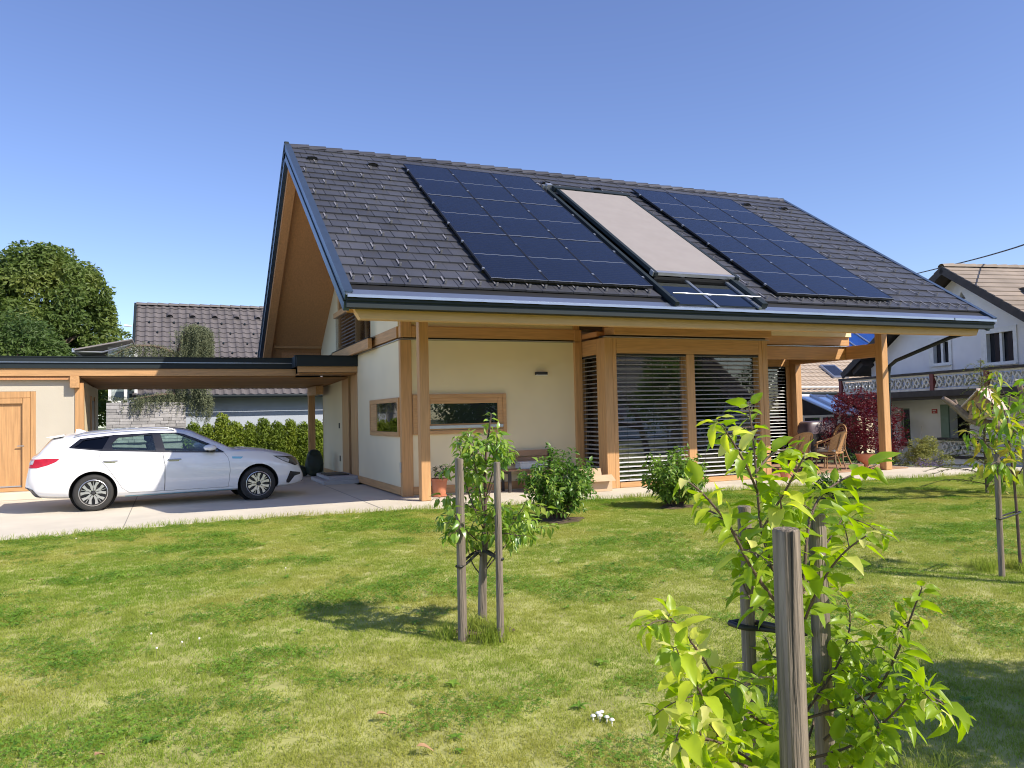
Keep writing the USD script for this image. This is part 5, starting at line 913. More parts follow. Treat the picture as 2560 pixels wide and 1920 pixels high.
part(fd_, 'ridge_board', boxvf((-.14, -.05, .45), (.10, .05, .475), .004), 'feeder_roof')

# ---------------------------------------------------------------- the old white neighbour house on the right
NP0 = np.array([19.3193, 5.4017, 0.]); ND = np.array([.19595, .98061, 0.]); NN = np.array([.98061, -.19595, 0.])
def np_(s, z, o=0.): return NP0+ND*s+NN*o+np.array([0, 0, z])
def nbox(s0, s1, z0, z1, o0, o1): return obox(np_((s0+s1)/2, (z0+z1)/2, (o0+o1)/2), ND*(s1-s0)/2, NN*(o1-o0)/2, (0, 0, (z1-z0)/2))
def nprism(poly, o0, o1): v, f = prism(poly, 2, o0, o1); return np.array([np_(a, b, c) for a, b, c in v]), f
nh = thing('white_neighbour_house', 'old white gabled house with a patterned balcony behind the red maple', 'house', np_(-1.9, -.8))
def N(name, mesh, mat, smooth=False, label=None, parent=nh, kind=None): return part(parent, name, mesh, mat, smooth, label, kind)
ZG = -.85
WX_ = [(-6.3, ZG), (-6.3, 2.95), (-1.9, 5.68), (2.46, 3.08), (2.46, ZG)]
wc = m3.CrossSection([np.array(WX_[::-1])], m3.FillRule.NonZero)
wins_ = [(-.74, -1.45, 2.90, 3.63), (-2.97, -3.99, 2.77, 3.70), (1.03, .52, .23, 1.44), (-1.32, -2.15, -.6, 1.50)]
for a, b, c, d in wins_: wc = wc-m3.CrossSection([np.array([(b, c), (a, c), (a, d), (b, d)])], m3.FillRule.NonZero)
wc = wc-m3.CrossSection([np.array([(-2.22, 4.88), (-1.90, 4.90), (-2.05, 5.12)])], m3.FillRule.NonZero)
t = wc.extrude(.3).to_mesh(); v0 = t.vert_properties[:, :3]; N('wall', (np.array([np_(a, b, c) for a, b, c in v0]), t.tri_verts), 'old_white_render')
N('wall', nbox(2.16, 2.455, ZG, 3.0, .3, 9), 'old_white_render', label='far side wall of the white house'); N('wall', nbox(-6.295, -6.0, ZG, 2.9, .3, 9), 'old_white_render', label='near side wall of the white house'); N('dark_interior', nbox(-5.9, 2.1, ZG, 5.0, .7, .75), 'interior_dark')
N('vent_back', nprism([(-2.3, 4.8), (-1.8, 4.8), (-2.05, 5.2)], .2, .25), 'dark_old_wood')
for (a, b, c, d), sl in zip(wins_[:2], (2.66, 2.67)):
    w = N('window', nbox(b-.02, a+.02, c-.02, d+.02, .12, .14), 'dark_pane'); md = (a+b)/2
    part(w, 'frame', cat(nbox(b-.11, b+.02, sl, d+.13, -.03, .11), nbox(a-.02, a+.19, sl, d+.13, -.03, .11), nbox(b+.02, a-.02, d-.03, d+.13, -.03, .11), nbox(b+.02, a-.02, sl, c+.02, -.03, .11), nbox(md-.045, md+.045, c+.02, d-.03, .02, .10)), 'window_white'); part(w, 'sill', nbox(b-.1, a+.1, c-.09, c-.05, -.09, -.032), 'window_white')
w = N('window', nbox(.50, 1.05, .2, 1.46, .20, .22), 'curtain', label='ground floor window with a pale curtain'); part(w, 'frame', cat(nbox(.52, .56, .23, 1.44, .05, .12), nbox(.99, 1.03, .23, 1.44, .05, .12), nbox(.56, .99, 1.40, 1.44, .05, .12), nbox(.56, .99, .23, .27, .05, .12)), 'shutter_green'); part(w, 'pane', nbox(.56, .99, .27, 1.40, .08, .085), 'window_glass'); part(w, 'sill', nbox(.46, 1.09, .12, .22, -.08, .05), 'dark_old_wood')
sh = N('shutter', nbox(-1.33, -.98, .38, 1.54, -.05, -.004), 'shutter_green', label='green folded shutter beside the dark doorway')
sg_ = N('house_sign', nbox(-.80, -.56, 1.25, 1.40, -.02, -.002), 'sign_red', label='small red enamel plate on the wall'); part(sg_, 'marks', cat(nbox(-.76, -.60, 1.34, 1.37, -.024, -.021), nbox(-.72, -.62, 1.285, 1.305, -.024, -.021)), 'window_white')
# its roof
for s0, z0, s1, z1, nm in ((-1.95, 5.92, -6.9, 2.82, 'roof_slope'), (-1.95, 5.92, 3.44, 2.80, 'roof_slope')):
    dv = unit([s1-s0, z1-z0]); nv = np.array([-dv[1], dv[0]])*(1 if s1 < s0 else -1)*-1; nv = nv if nv[1] > 0 else -nv; L_ = math.hypot(s1-s0, z1-z0)
    def rs(u, o, h, s0=s0, z0=z0, dv=dv, nv=nv): q = np.array([s0, z0])+dv*u+nv*h; return np_(q[0], q[1], o)
    def slab(u0, u1, o0, o1, h0, h1, h0b=None, h1b=None): h0b = h0 if h0b is None else h0b; h1b = h1 if h1b is None else h1b; return np.array([rs(u, o, h) for o in (o0, o1) for u, hh in ((u0, (h0, h1)), (u1, (h0b, h1b))) for h in hh]), np.array([[0, 1, 3, 2], [4, 6, 7, 5], [0, 4, 5, 1], [2, 3, 7, 6], [0, 2, 6, 4], [1, 5, 7, 3]])
    r_ = N('roof', slab(0, L_, -.55, 9, -.12, -.02), 'dark_old_wood'); part(r_, 'verge_board', slab(0, L_, -.62, -.555, -.2, .02), 'dark_old_wood')
    u = .0
    while u < L_-.1: part(r_, 'tile_course', slab(u, min(u+.37, L_+.05), -.60, 9, .0, .035, .015, .06), 'old_tile'); u += .335
    k = 0
    part(r_, 'rafter_end', slab(L_-1.15, L_-.5, -.5, -.004, -.36, -.13), 'dark_old_wood')
for i in range(24): a = np.linspace(0, np.pi, 7); o0 = -.62+i*.40; part(nh, 'ridge_tile', (np.vstack([[np_(-1.95+.14*math.cos(q), 5.93+.10*math.sin(q)+.0, o0) for q in a], [np_(-1.95+.16*math.cos(q), 5.93+.13*math.sin(q), o0+.42) for q in a]]), np.array([[j, j+1, 8+j, 7+j] for j in range(6)])), 'old_tile')
# balcony with its pierced parapet
nb = N('balcony', nbox(-6.3, 2.5, 1.72, 1.98, -1.28, -.002), 'dark_old_wood'); part(nb, 'top_rail', nbox(-6.4, 2.62, 2.50, 2.58, -1.30, -1.12), 'dark_old_wood'); part(nb, 'fascia', nbox(-6.4, 2.58, 1.80, 1.99, -1.36, -1.281), 'dark_old_wood')
def diamond_unit(s, z0, z1, w, o0, o1):
    h = z1-z0; zc = (z0+z1)/2; cs = m3.CrossSection([np.array([(s-w*.34, zc), (s, zc-h*.40), (s+w*.34, zc), (s, zc+h*.40)])], m3.FillRule.Positive)-m3.CrossSection([np.array([(s-w*.19, zc), (s, zc-h*.20), (s+w*.19, zc), (s, zc+h*.20)])], m3.FillRule.Positive)
    for q in ((-1, 1), (1, 1), (-1, -1), (1, -1)): cs = cs+m3.CrossSection([np.array([(s+q[0]*w*.30-.02, zc+q[1]*h*.10), (s+q[0]*w*.30+.02, zc+q[1]*h*.10), (s+q[0]*w*.5+.0, zc+q[1]*h*.42), (s+q[0]*w*.5-q[0]*.06, zc+q[1]*h*.42)][::1 if q[0]*q[1] > 0 else 1])], m3.FillRule.NonZero)
    t = cs.extrude(o1-o0).to_mesh(); return np.array([np_(a, b, c+o0) for a, b, c in t.vert_properties[:, :3]]), t.tri_verts
for s0, s1 in ((2.44, .22), (.06, -2.03), (-2.19, -4.17), (-4.33, -6.25)):
    n_ = round((s0-s1)/.385); w_ = (s0-s1)/n_
    for i in range(n_): part(nb, 'parapet_block', diamond_unit(s0-w_*(i+.5), 2.05, 2.45, w_, -1.25, -1.17), 'balcony_white')
    part(nb, 'parapet_rail', cat(nbox(s1, s0, 1.99, 2.06, -1.26, -1.16), nbox(s1, s0, 2.44, 2.50, -1.26, -1.16)), 'balcony_white')
for s in (2.52, .14, -2.11, -4.25, -6.3): part(nb, 'post', nbox(s-.075, s+.075, 1.80, 2.52, -1.30, -1.14), 'red_brown_paint')
nl = N('porch_parapet', nbox(-4.4, -2.25, .44, .52, -1.30, -1.08), 'dark_old_wood'); part(nl, 'base', nbox(-4.4, -2.3, -.10, .0, -1.28, -1.1), 'dark_old_wood'); part(nl, 'base_wall', nbox(-4.4, -2.3, ZG, -.10, -1.25, -1.12), 'old_white_render')
for i in range(5): part(nl, 'parapet_block', diamond_unit(-2.5-i*.4, .03, .42, .4, -1.25, -1.17), 'balcony_white')
part(nl, 'parapet_rail', cat(nbox(-4.4, -2.3, .0, .05, -1.26, -1.16), nbox(-4.4, -2.3, .39, .438, -1.26, -1.16)), 'balcony_white')
# power cable
cbp = [at(2250, 694, 36), at(2366, 666, 30), at(2470, 640, 26), at(2600, 600, 22), at(2900, 470, 18)]; solo('power_cable', tubevf(smooth_line(cbp, 3), .022, 6), 'black_trim', 'black overhead cable running past the gable of the white house', 'cable')

# ---------------------------------------------------------------- tiled houses further back
def wave_tile(P, x0, x1, s0, s1, h, lip=.035, amp=.036):
    n = 6; u = np.linspace(0, 1, n); w = amp*np.where(u < .55, np.sin(u/.55*np.pi), -.25*np.sin((u-.55)/.45*np.pi)); x = x0+(x1-x0)*u
    v = [P(a, s0, h+lip+b) for a, b in zip(x, w)]+[P(a, s1, h+b*.9) for a, b in zip(x, w)]+[P(a, s0, h+b-.01) for a, b in zip(x, w)]
    return np.array(v), np.array([[i, i+1, n+i+1, n+i] for i in range(n-1)]+[[2*n+i, 2*n+i+1, i+1, i] for i in range(n-1)])
gh = thing('grey_tiled_house', 'house with a tall grey pantile roof and white wall behind the hedge', 'house', (-5.5, 17.5, 0))
g0, g1 = np.array([16.95, 2.50]), np.array([21.5, 6.36]); gd = unit(g1-g0); gn = np.array([-gd[1], gd[0]]); GL = np.linalg.norm(g1-g0)
GP = lambda x, s, h: np.array([x, *(g0+gd*s+gn*h)])
def gslab(x0, x1, s0, s1, h0, h1): return np.array([GP(x, s, h) for x in (x0, x1) for s in (s0, s1) for h in (h0, h1)]), np.array([[0, 1, 3, 2], [4, 6, 7, 5], [0, 4, 5, 1], [2, 3, 7, 6], [0, 2, 6, 4], [1, 5, 7, 3]])
part(gh, 'wall', box((-4.6, 17.5, 0), (9, 17.7, 2.7)), 'pale_blue_render'); part(gh, 'wall', box((-5.35, 17.9, 0), (-5.1, 25, 3.2)), 'white_render'); part(gh, 'gable', prism([(17.7, 3.0), (21.5, 6.1), (25.3, 3.0)], 0, -5.3, -5.1), 'white_render')
part(gh, 'roof', gslab(-5.5, 9, 0, GL, -.10, -.005), 'dark_old_wood'); v, f = gslab(-5.5, 9, 0, GL, -.10, .05); v[:, 1] = 43-v[:, 1]; part(gh, 'roof', (v, f), 'grey_tile', label='rear roof slope'); part(gh, 'verge_trim', gslab(-5.58, -5.48, 0, GL+.02, -.2, .09), 'dark_metal'); part(gh, 'gutter', tubevf([(-4.6, 16.88, 2.46), (9, 16.88, 2.46)], .06, 8), 'dark_metal', True)
tl = [(x, s) for s in np.arange(.0, GL-.1, .335) for x in np.arange(-5.48, 3.0, .30)]; tl.sort(key=lambda q: (0 if GP(q[0], q[1], 0)[2] > 2.9 else 10)+np.linalg.norm(GP(q[0], q[1], 0)-CAM)+(20 if q[0] > .2 else 0))
for x, s in tl[:300]: part(gh, 'roof_tile', wave_tile(GP, x, x+.30, s, min(s+.36, GL), .0), 'grey_tile')
part(gh, 'roof_tiles', cat(*[wave_tile(GP, x, x+.30, s, min(s+.36, GL), .0) for x, s in tl[300:]]), 'grey_tile', kind='stuff')
for i in range(22): a = np.linspace(0, np.pi, 7); x = -5.5+i*.40; part(gh, 'ridge_tile', (np.vstack([[(x, 21.5+.15*math.cos(q), 6.36+.12*math.sin(q)) for q in a], [(x+.42, 21.5+.13*math.cos(q), 6.35+.10*math.sin(q)) for q in a]]), np.array([[j, j+1, 8+j, 7+j] for j in range(6)])), 'grey_tile')
for i in range(5):
    x = -4.25+i*.85; a = np.linspace(0, np.pi, 8); b = MB(); b.add([GP(x+.12*math.cos(q), 5.05, .04+.13*math.sin(q)) for q in a]+[GP(x+.12*math.cos(q), 5.40, .02+.05*math.sin(q)) for q in a], [[j, j+1, 9+j, 8+j] for j in range(7)]); vn = part(gh, 'roof_vent', b, 'grey_tile'); part(vn, 'mouth', np.array([GP(x+.11*math.cos(q), 5.08, .035+.11*math.sin(q)) for q in a]) and 0 if False else (np.array([GP(x+.11*math.cos(q), 5.08, .035+.11*math.sin(q)) for q in a]), np.array([[0, j, j+1] for j in range(1, 7)])), 'black_trim')
for r_, s in enumerate((4.6, 3.9, 3.2, 2.55, 1.9)):
    for x in np.arange(-5.0+(r_ % 2)*.3, 0, .9): part(gh, 'snow_hook', gslab(x-.03, x+.03, s, s+.09, .03, .085), 'dark_metal')
sc_ = part(gh, 'camera', cat(tubevf([(-5.75, 17.2, 5.02), (-5.5, 17.2, 5.0)], .035, 10)), 'white_paint', True, label='white security camera under the verge')
part(gh, 'lantern_bar', tubevf([(-3.78, 17.3, 1.72), (-3.45, 17.0, 1.72)], .015, 6), 'white_paint')
con = thing('conservatory', 'pale conservatory box with a raised awning left of the grey roof', 'conservatory', (-6.2, 17, 0))
part(con, 'frame', cat(*[box((x, 17.0, 0), (x+.10, 17.1, 4.15)) for x in (-6.25, -5.75, -5.42)], box((-6.25, 17.0, 4.10), (-5.35, 17.1, 4.22)), box((-6.25, 17.0, 2.2), (-5.35, 17.1, 2.35))), 'window_white'); part(con, 'pane', box((-6.15, 17.04, 2.35), (-5.42, 17.05, 4.10)), 'greenhouse_glass'); part(con, 'back_wall', box((-6.25, 18.6, 0), (-5.36, 18.7, 4.2)), 'white_render')
awn = thing('terrace_awning', 'grey extended awning sloping out left of the grey roof', 'awning', (-6.3, 17, 4)); part(awn, 'fabric', prism([(-7.25, 4.10), (-5.45, 4.48), (-5.45, 4.44), (-7.25, 4.05)], 1, 16.4, 19.5), 'awning_fabric'); part(awn, 'front_bar', box((-7.30, 16.4, 3.98), (-7.22, 19.5, 4.12), .01), 'aluminium'); part(awn, 'valance', prism([(-7.22, 4.05), (-7.0, 3.72), (-6.3, 3.85), (-5.45, 4.40)], 1, 19.3, 19.35), 'awning_fabric'); part(awn, 'arm', tubevf([(-7.2, 16.5, 4.02), (-6.4, 16.5, 4.0), (-5.45, 16.5, 4.30)], .03, 6), 'aluminium')
# stone clad planter
pl = thing('stone_planter', 'tall planter wall clad in grey split stone under the weeping cedar', 'planter', (-5.0, 15, 0)); part(pl, 'core', box((-6.16, 15.04, 0), (-3.79, 16.2, 2.20)), 'stone_clad'); rs_ = random.Random(4); z = .9
while z < 2.22:
    h_ = rs_.choice((.075, .10, .10, .125)); x = -6.18
    while x < -3.80:
        w_ = min(rs_.uniform(.18, .55), -3.77-x); part(pl, 'stone', box((x+.003, 14.985-rs_.uniform(0, .03), z+.003), (x+w_-.003, 15.04, z+h_-.003), .006), 'stone_clad'); x += w_
    z += h_
part(pl, 'soil', box((-6.1, 15.06, 2.20), (-3.85, 16.15, 2.22)), 'soil'); rs2 = np.random.default_rng(6)
cl = [(np.array([rs2.uniform(-6.1, -3.7), rs2.uniform(14.95, 15.5), rs2.uniform(2.2, 2.36)]), rs2.uniform(.10, .18)) for _ in range(34)]; small_leaf_bush('planter_heather', 'low heather and juniper spilling over the stone planter', 'plant', np.array([-5, 15.2, 2.2]), cl, 2200, (.05, .10), 'cedar_leaf', rs2, .25, .3)
# weeping cedar
wb = np.array([-4.15, 15.3, 2.2]); wc_ = thing('weeping_cedar', 'weeping blue grey cedar hanging over the stone planter and the carport roof', 'tree', wb)
tr = smooth_line([wb, wb+[.05, -.2, .9], wb+[.1, -.4, 1.6], wb+[.35, -.5, 2.3], wb+[.62, -.55, 2.62], wb+[.95, -.55, 2.35]], 3); arm = smooth_line([wb+[.1, -.4, 1.62], wb+[-.4, -.5, 1.86], wb+[-1.0, -.55, 1.90], wb+[-1.45, -.55, 1.80], wb+[-1.85, -.55, 1.50]], 3); arm2 = smooth_line([wb+[.05, -.2, .3], wb+[-.5, -.35, .28], wb+[-1.2, -.4, .12]], 3); arm3 = smooth_line([wb+[.05, -.2, .5], wb+[.6, -.4, .5], wb+[1.0, -.4, .12]], 3)
part(wc_, 'trunk', tubevf(tr, np.linspace(.10, .03, len(tr)), 8), 'bark', True); part(wc_, 'limb', tubevf(arm, np.linspace(.06, .015, len(arm)), 7), 'bark', True); part(wc_, 'limb', tubevf(arm2, np.linspace(.05, .012, len(arm2)), 6), 'bark', True); part(wc_, 'limb', tubevf(arm3, np.linspace(.05, .012, len(arm3)), 6), 'bark', True)
V, F, k0 = [], [], 0
def strands(line, n_, ln, sp, rng):
    global k0
    for _ in range(n_):
        p0 = line[rng.integers(len(line)//8, len(line))]+rng.normal(0, 1, 3)*[sp, sp*.8, .04]; L_ = rng.uniform(*ln); p0[2] += rng.uniform(.0, .08)
        q = np.array([p0+[rng.normal(0, .02)+.04*math.sin(t*4), rng.normal(0, .02), -L_*t] for t in np.linspace(0, 1, max(5, int(L_/.028)))])
        for c_ in q:
            for m_ in range(3):
                d = unit(rng.normal(size=3)*[1, 1, .5]+[0, 0, -.6]); s = rng.uniform(.028, .06); b = unit(np.cross(d, rng.normal(size=3)))*s*.22; V.extend([c_, c_+d*s*.5+b, c_+d*s, c_+d*s*.5-b]); F.extend([[k0, k0+1, k0+2], [k0, k0+2, k0+3]]); k0 += 4
strands(tr[len(tr)//2:], 360, (.7, 1.7), .15, rs2); strands(tr[len(tr)*3//4:], 150, (1.3, 2.5), .14, rs2); strands(arm, 230, (.2, .8), .12, rs2); strands(arm2, 120, (.2, .6), .10, rs2); strands(arm3, 150, (.3, 1.0), .12, rs2); strands(tr[:len(tr)//3], 60, (.4, 1.2), .16, rs2)
part(wc_, 'crown', (np.array(V), np.array(F)), 'cedar_leaf')
# thuja hedge: single plants
hr = np.random.default_rng(17)
def thuja(i, x, h):
    b = np.array([x, 14.0+hr.uniform(-.05, .05), 0.]); cl = []
    for k in range(26): z = h*(.06+.9*k/25); w_ = .30*(1-.75*max(0, (z/h-.55)/.45)**1.5); a = k*2.4; cl.append((b+[math.cos(a)*w_*.6, math.sin(a)*w_*.6, z], .20*(1-.55*max(0, (z/h-.6)/.4))+.03))
    th = thing('thuja', 'bright green thuja plant in the clipped hedge beyond the carport', 'hedge plant', b, group='thuja plants of the hedge'); part(th, 'trunk', tubevf([b, b+[0, 0, h*.8]], .03, 5), 'bark'); part(th, 'crown', card_cloud(cl, 4200, (.07, .15), hr, .34, droop=-.9), 'thuja_leaf')
for i in range(12): thuja(i, -3.55+i*.44, (1.46, 1.40, 1.74, 1.44, 1.42, 1.56, 1.46, 1.52, 1.42, 1.50, 1.62, 1.5)[i]+hr.uniform(-.03, .03))
# big trees at the left
bt = np.random.default_rng(23)
def big_tree(label, base, axis_top, ew, n_, per, size, seed, lowest=.2):
    rng = np.random.default_rng(seed); th = thing('broadleaf_tree', label, 'tree', base); H_ = axis_top; cl, lm = [], []
    part(th, 'trunk', tubevf([base, base+[.1, 0, H_*.4], base+[0, .1, H_*.8]], [.32, .22, .05], 10), 'bark', True)
    for i in range(n_):
        t = lowest+(1-lowest)*rng.random()**.8; prof = math.sqrt(max(.03, 1-((t-.42)/.60)**2)); a = i*2.4+rng.uniform(-.4, .4); q = rng.uniform(.55, 1.0); c_ = base+[math.cos(a)*ew*prof*q, math.sin(a)*ew*prof*q, t*H_]; cl.append((c_, np.array([1, 1, .8])*rng.uniform(.45, .85)))
        if i % 5 == 0: part(th, 'limb', tubevf(smooth_line([base+[0, 0, max(.8, c_[2]-1.6)], (base+c_)/2*[1, 1, 0]+[0, 0, c_[2]-.7], c_], 2), np.linspace(.07, .02, 13), 5)[0:2], 'bark', True) if False else lm.append(tubevf([base+[0, 0, max(.8, c_[2]-1.6)], c_-[0, 0, .2]], [.07, .02], 5))
    part(th, 'limbs', cat(*lm), 'bark'); part(th, 'crown', card_cloud(cl, per, size, rng, .42, droop=.55), 'tree_leaf'); return th
big_tree('tall rounded broadleaf tree rising behind the flat carport roof', np.array([-9.35, 26.5, 0]), 9.2, 3.1, 240, 560, (.16, .30), 1)
big_tree('darker broadleaf tree cut by the left edge of the picture', np.array([-14.2, 25.5, 0]), 8.6, 3.0, 120, 400, (.16, .30), 2)
big_tree('low bushy tree with yellowish leaf tips just above the carport roof', np.array([-9.6, 19.2, 0]), 5.2, 2.3, 110, 480, (.11, .22), 3)
# beige roofed house, blue collector, glass lean-to
e0 = at(2050, 981, 38.); bh = thing('beige_tiled_house', 'house with a pale brown tiled roof behind the terrace', 'house', (e0[0], e0[1], -.8)); be = np.array([e0[1], e0[2]]); bd = np.array([math.cos(.62), math.sin(.62)]); bn = np.array([-bd[1], bd[0]])
BP = lambda x, s, h: np.array([x, *(be+bd*s+bn*h)])
def bslab(x0, x1, s0, s1, h0, h1): return np.array([BP(x, s, h) for x in (x0, x1) for s in (s0, s1) for h in (h0, h1)]), np.array([[0, 1, 3, 2], [4, 6, 7, 5], [0, 4, 5, 1], [2, 3, 7, 6], [0, 2, 6, 4], [1, 5, 7, 3]])
part(bh, 'wall', box((e0[0]-7, e0[1]+.5, -.8), (e0[0]+9, e0[1]+.7, e0[2]+.2)), 'cream_render'); part(bh, 'roof', bslab(e0[0]-7.5, e0[0]+9, 0, 6.6, -.15, -.01), 'dark_old_wood'); part(bh, 'gutter', tubevf([(e0[0]-7.5, e0[1]-.1, e0[2]-.05), (e0[0]+9, e0[1]-.1, e0[2]-.05)], .08, 8), 'dark_metal', True)
for k in range(19): part(bh, 'tile_course', cat(*[wave_tile(BP, x, x+.34, k*.345, k*.345+.38, .0, .04, .03) for x in np.arange(e0[0]-3.2, e0[0]+5.2, .34)]), 'beige_tile')
a_ = [plane_pt(*q, BP(0, 0, .1), np.array([0, *bn])) for q in ((2049, 913), (2079, 913), (2113, 943))]; sx = [((p_[1:]-be)@bd) for p_ in a_]; xs_ = [p_[0] for p_ in a_]
w = part(bh, 'skylight', bslab(xs_[0], xs_[0]+1.0, sx[2], sx[0], .03, .14), 'zinc_flashing'); part(w, 'pane', bslab(xs_[0]+.1, xs_[0]+.9, sx[2]+.1, sx[0]-.1, .141, .15), 'dark_pane'); q = plane_pt(2040, 968, BP(0, 0, .15), np.array([0, *bn])); part(bh, 'snow_rail', tubevf([(e0[0]-3, *q[1:]), (e0[0]+6, *q[1:])], .05, 6), 'window_white', True)
q0, q1 = plane_pt(2128, 866, BP(0, 0, .1), np.array([0, *bn])), plane_pt(2205, 826, BP(0, 0, .1), np.array([0, *bn])); s0_, s1_ = (q0[1:]-be)@bd, (q1[1:]-be)@bd
sc2 = thing('solar_collector', 'blue tube solar collector on the far roof seen under the eave', 'solar collector', BP(q0[0]-1, s0_-1, .1)); part(sc2, 'backing', bslab(q0[0]-2.5, q1[0]+1.2, s0_-1.0, s1_+1.2, .06, .09), 'alloy')
for i in range(int((q1[0]-q0[0]+3.4)/.11)): x = q0[0]-2.4+i*.11; part(sc2, 'tube', tubevf([BP(x, s0_-.9, .15), BP(x, s1_+1.1, .15)], .045, 6), 'collector_blue', True)
part(sc2, 'strut', cat(*[tubevf([BP(q0[0]+u, s1_+1.2, .22), BP(q0[0]+u+.35, s0_-1, .22)], .05, 6) for u in (-.2, 1.25)]), 'aluminium')
l0, l1, l2, l3 = at(1985, 988, 30.), at(2150, 992, 30.), at(2230, 1041, 27.), at(2088, 1034, 27.)
gl_ = thing('glass_lean_to', 'sloping glass roof of a lean-to behind the covered barbecue', 'greenhouse', (l3[0], l3[1], -.8))
lerp = lambda a, b, t: np.asarray(a)*(1-t)+np.asarray(b)*t
for i in range(4): part(gl_, 'pane', (np.array([lerp(l0, l1, i/4+.012), lerp(l0, l1, (i+1)/4-.012), lerp(l3, l2, (i+1)/4-.012), lerp(l3, l2, i/4+.012)]), np.array([[0, 1, 2, 3]])), 'greenhouse_glass')
for i in range(5): part(gl_, 'bar', tubevf([lerp(l0, l1, i/4)+[0, 0, .03], lerp(l3, l2, i/4)+[0, 0, .03]], .045, 6), 'aluminium')
for a, b in ((l0, l1), (l3, l2)): part(gl_, 'rail', tubevf([a, b], .05, 6), 'aluminium')
for i in range(3): p_ = lerp(l3, l2, i/2); part(gl_, 'post', box((p_[0]-.04, p_[1]-.04, -.85), (p_[0]+.04, p_[1]+.04, p_[2])), 'dark_old_wood')
part(gl_, 'back_wall', box((l0[0]-1, l0[1]+.1, -.85), (l1[0]+1, l0[1]+.3, l0[2])), 'dark_old_wood'); fr0 = lerp(l3, l2, .1); part(gl_, 'window_frame', cat(*[box((fr0[0]-1.6+i*.8, fr0[1]+.1, .2), (fr0[0]-1.52+i*.8, fr0[1]+.16, 1.2)) for i in range(3)], box((fr0[0]-1.6, fr0[1]+.1, 1.2), (fr0[0]+.1, fr0[1]+.16, 1.28))), 'cushion')
rr = np.random.default_rng(31); hb = at(2030, 1090, 28.5); hb[2] = -.8; cl = [(hb+[rr.uniform(-2.2, 1.6), rr.uniform(-.4, .4), rr.uniform(.2, 1.7)], rr.uniform(.3, .5)) for _ in range(26)]; small_leaf_bush('garden_hedge', 'dark leafy hedge under the glass lean-to', 'hedge', hb, cl, 420, (.09, .16), 'shrub_leaf', rr, .5, .2, [([hb, hb+[0, 0, 1]], .04, .02)])
# behind the photographer: what the windows mirror
bk = thing('tiled_house_opposite', 'tiled house opposite, seen only mirrored in the bay window', 'house', (24, -30, 0)); bq0, bq1 = np.array([-25., 2.2]), np.array([-30.5, 6.2]); kd = unit(bq1-bq0); kn = np.array([-kd[1], kd[0]])*-1; kn = kn if kn[1] > 0 else -kn
KP = lambda x, s, h: np.array([x, *(bq0+kd*s+kn*h)]); KL = np.linalg.norm(bq1-bq0)
part(bk, 'wall', box((13.5, -35, 0), (28.6, -25.6, 2.4)), 'white_render'); part(bk, 'roof', (np.array([KP(x, s, h) for x in (13, 29.2) for s in (0, KL) for h in (-.1, 0)]), np.array([[0, 1, 3, 2], [4, 6, 7, 5], [0, 4, 5, 1], [2, 3, 7, 6], [0, 2, 6, 4], [1, 5, 7, 3]])), 'dark_old_wood')
part(bk, 'roof_tiles', cat(*[wave_tile(KP, x, x+.33, s, s+.37, .0, .05, .04) for s in np.arange(0, KL-.2, .34) for x in np.arange(13, 29.1, .33)]), 'beige_tile', kind='stuff'); v = np.array([KP(x, s, h) for x in (13, 29.2) for s in (0, KL) for h in (-.1, 0.05)]); v[:, 1] = -61-v[:, 1]; part(bk, 'roof', (v, np.array([[0, 1, 3, 2], [4, 6, 7, 5], [0, 4, 5, 1], [2, 3, 7, 6], [0, 2, 6, 4], [1, 5, 7, 3]])), 'beige_tile', label='far roof slope')
part(bk, 'gable', prism([(-35, 2.4), (-25.6, 2.4), (-30.5, 6.0)], 0, 28.3, 28.6), 'white_render')
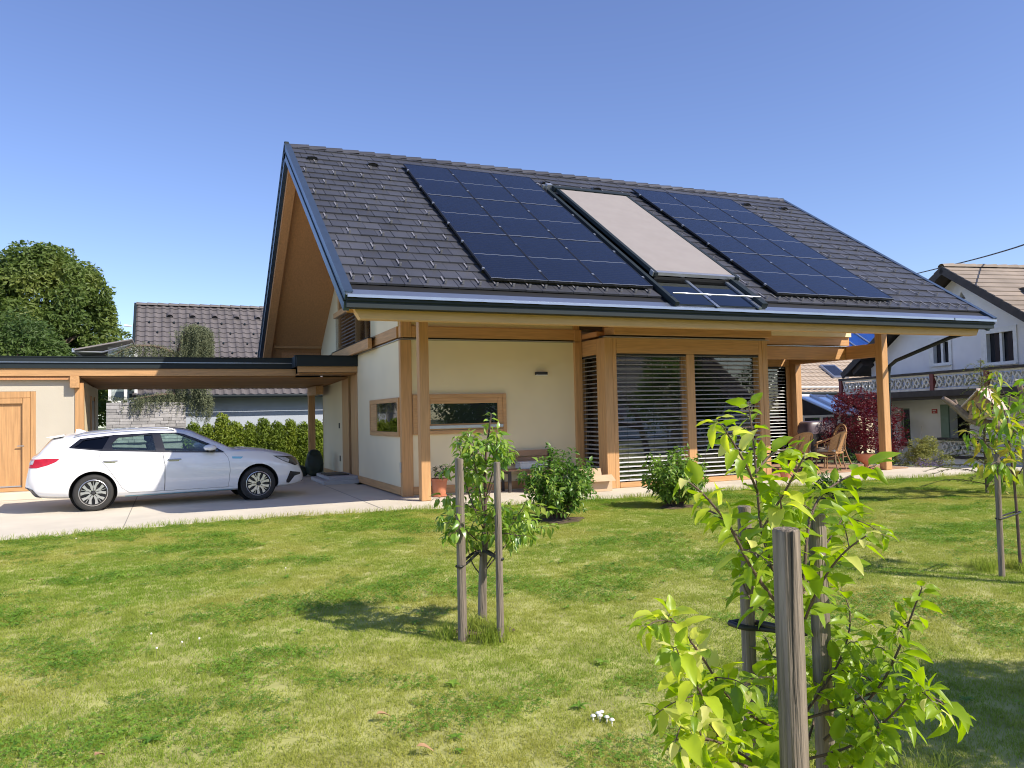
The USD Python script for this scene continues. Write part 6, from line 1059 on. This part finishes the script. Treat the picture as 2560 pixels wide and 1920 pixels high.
for i, (x, y, h_, w_) in enumerate(((14.5, -12.5, 3.3, 1.6), (18, -17.5, 4.0, 2.0), (9.5, -20, 4.6, 2.2), (13, -26, 5.6, 2.6), (5.2, -24, 5.2, 2.4), (15, -36.5, 7.5, 3.2), (9, -34, 7.0, 3.2), (33, -27, 6, 2.6), (1, -30, 6.5, 2.8), (-9, -28, 6.5, 2.8), (38, -18, 6.5, 3.))): big_tree(('round tree mirrored low in the left blind window', 'bushy tree mirrored beside it in the bay glass', 'round tree mirrored in the low ribbon window', 'taller tree mirrored behind the round one in the ribbon window', 'leafy tree mirrored at the left end of the ribbon window', 'far tree mirrored between the nearer ones in the ribbon window', 'far leafy tree mirrored at the back of the garden opposite', 'tall tree right of the mirrored house', 'dense tree far behind the photographer', 'broad tree far behind the photographer on the left', 'large tree far to the right of the lawn')[i], np.array([x, y, 0.]), h_, w_, 50, 200, (.14, .28), 40+i)
# small finds on the lawn
for i, (px, py) in enumerate(((1483, 1790), (1495, 1783), (1500, 1789), (1504, 1780), (1517, 1793), (1530, 1800))):
    q = on_ground(px, py, .024); th = thing('mushroom', 'small white mushroom in the lawn left of the apple tree, one of a loose cluster', 'mushroom', q-[0, 0, .024], group='white mushrooms in the lawn'); v, f = lathe([(0, .009), (.008, .008), (.0125, .003), (.013, -.001), (.010, -.0015), (0, 0)], 14); part(th, 'cap', (v+q, f), 'mushroom_white', True); part(th, 'stalk', tubevf([q-[0, 0, .04], q], .004, 6), 'mushroom_white')
for i, (px, py, lab) in enumerate(((1041, 1866, 'curled brown dry leaf lying on the lawn at the bottom of the picture'), (941, 1786, 'long dark dry leaf lying in the lawn left of the mushrooms'), (74, 1450, 'small pale dry leaf in the clover at the left edge'), (237, 1889, 'tiny brown dry leaf in the lower left grass'))):
    q = on_ground(px, py, .04); solo('dry_leaf', place(leaf_vf(.075 if i < 2 else .05, .04, np.random.default_rng(i), .5, .8), q, [1, .4*i-.3, .1], [0, 0, 1]), 'dry_leaf', lab, 'dry leaf', smooth=True)
for i, (px, py) in enumerate(((455, 1605), (498, 1596), (392, 1620), (378, 1584), (714, 1420), (190, 1346))):
    q = on_ground(px, py, .055); th = thing('clover_flower', 'small white clover flower head in the lawn on the left', 'flower', q-[0, 0, .055], group='white clover flowers'); t_ = trimesh.creation.icosphere(1, .0075); part(th, 'flower_head', (np.array(t_.vertices)+q, np.array(t_.faces)), 'mushroom_white', True); part(th, 'stalk', tubevf([q-[0, 0, .06], q], .0015, 5), 'stem_green')
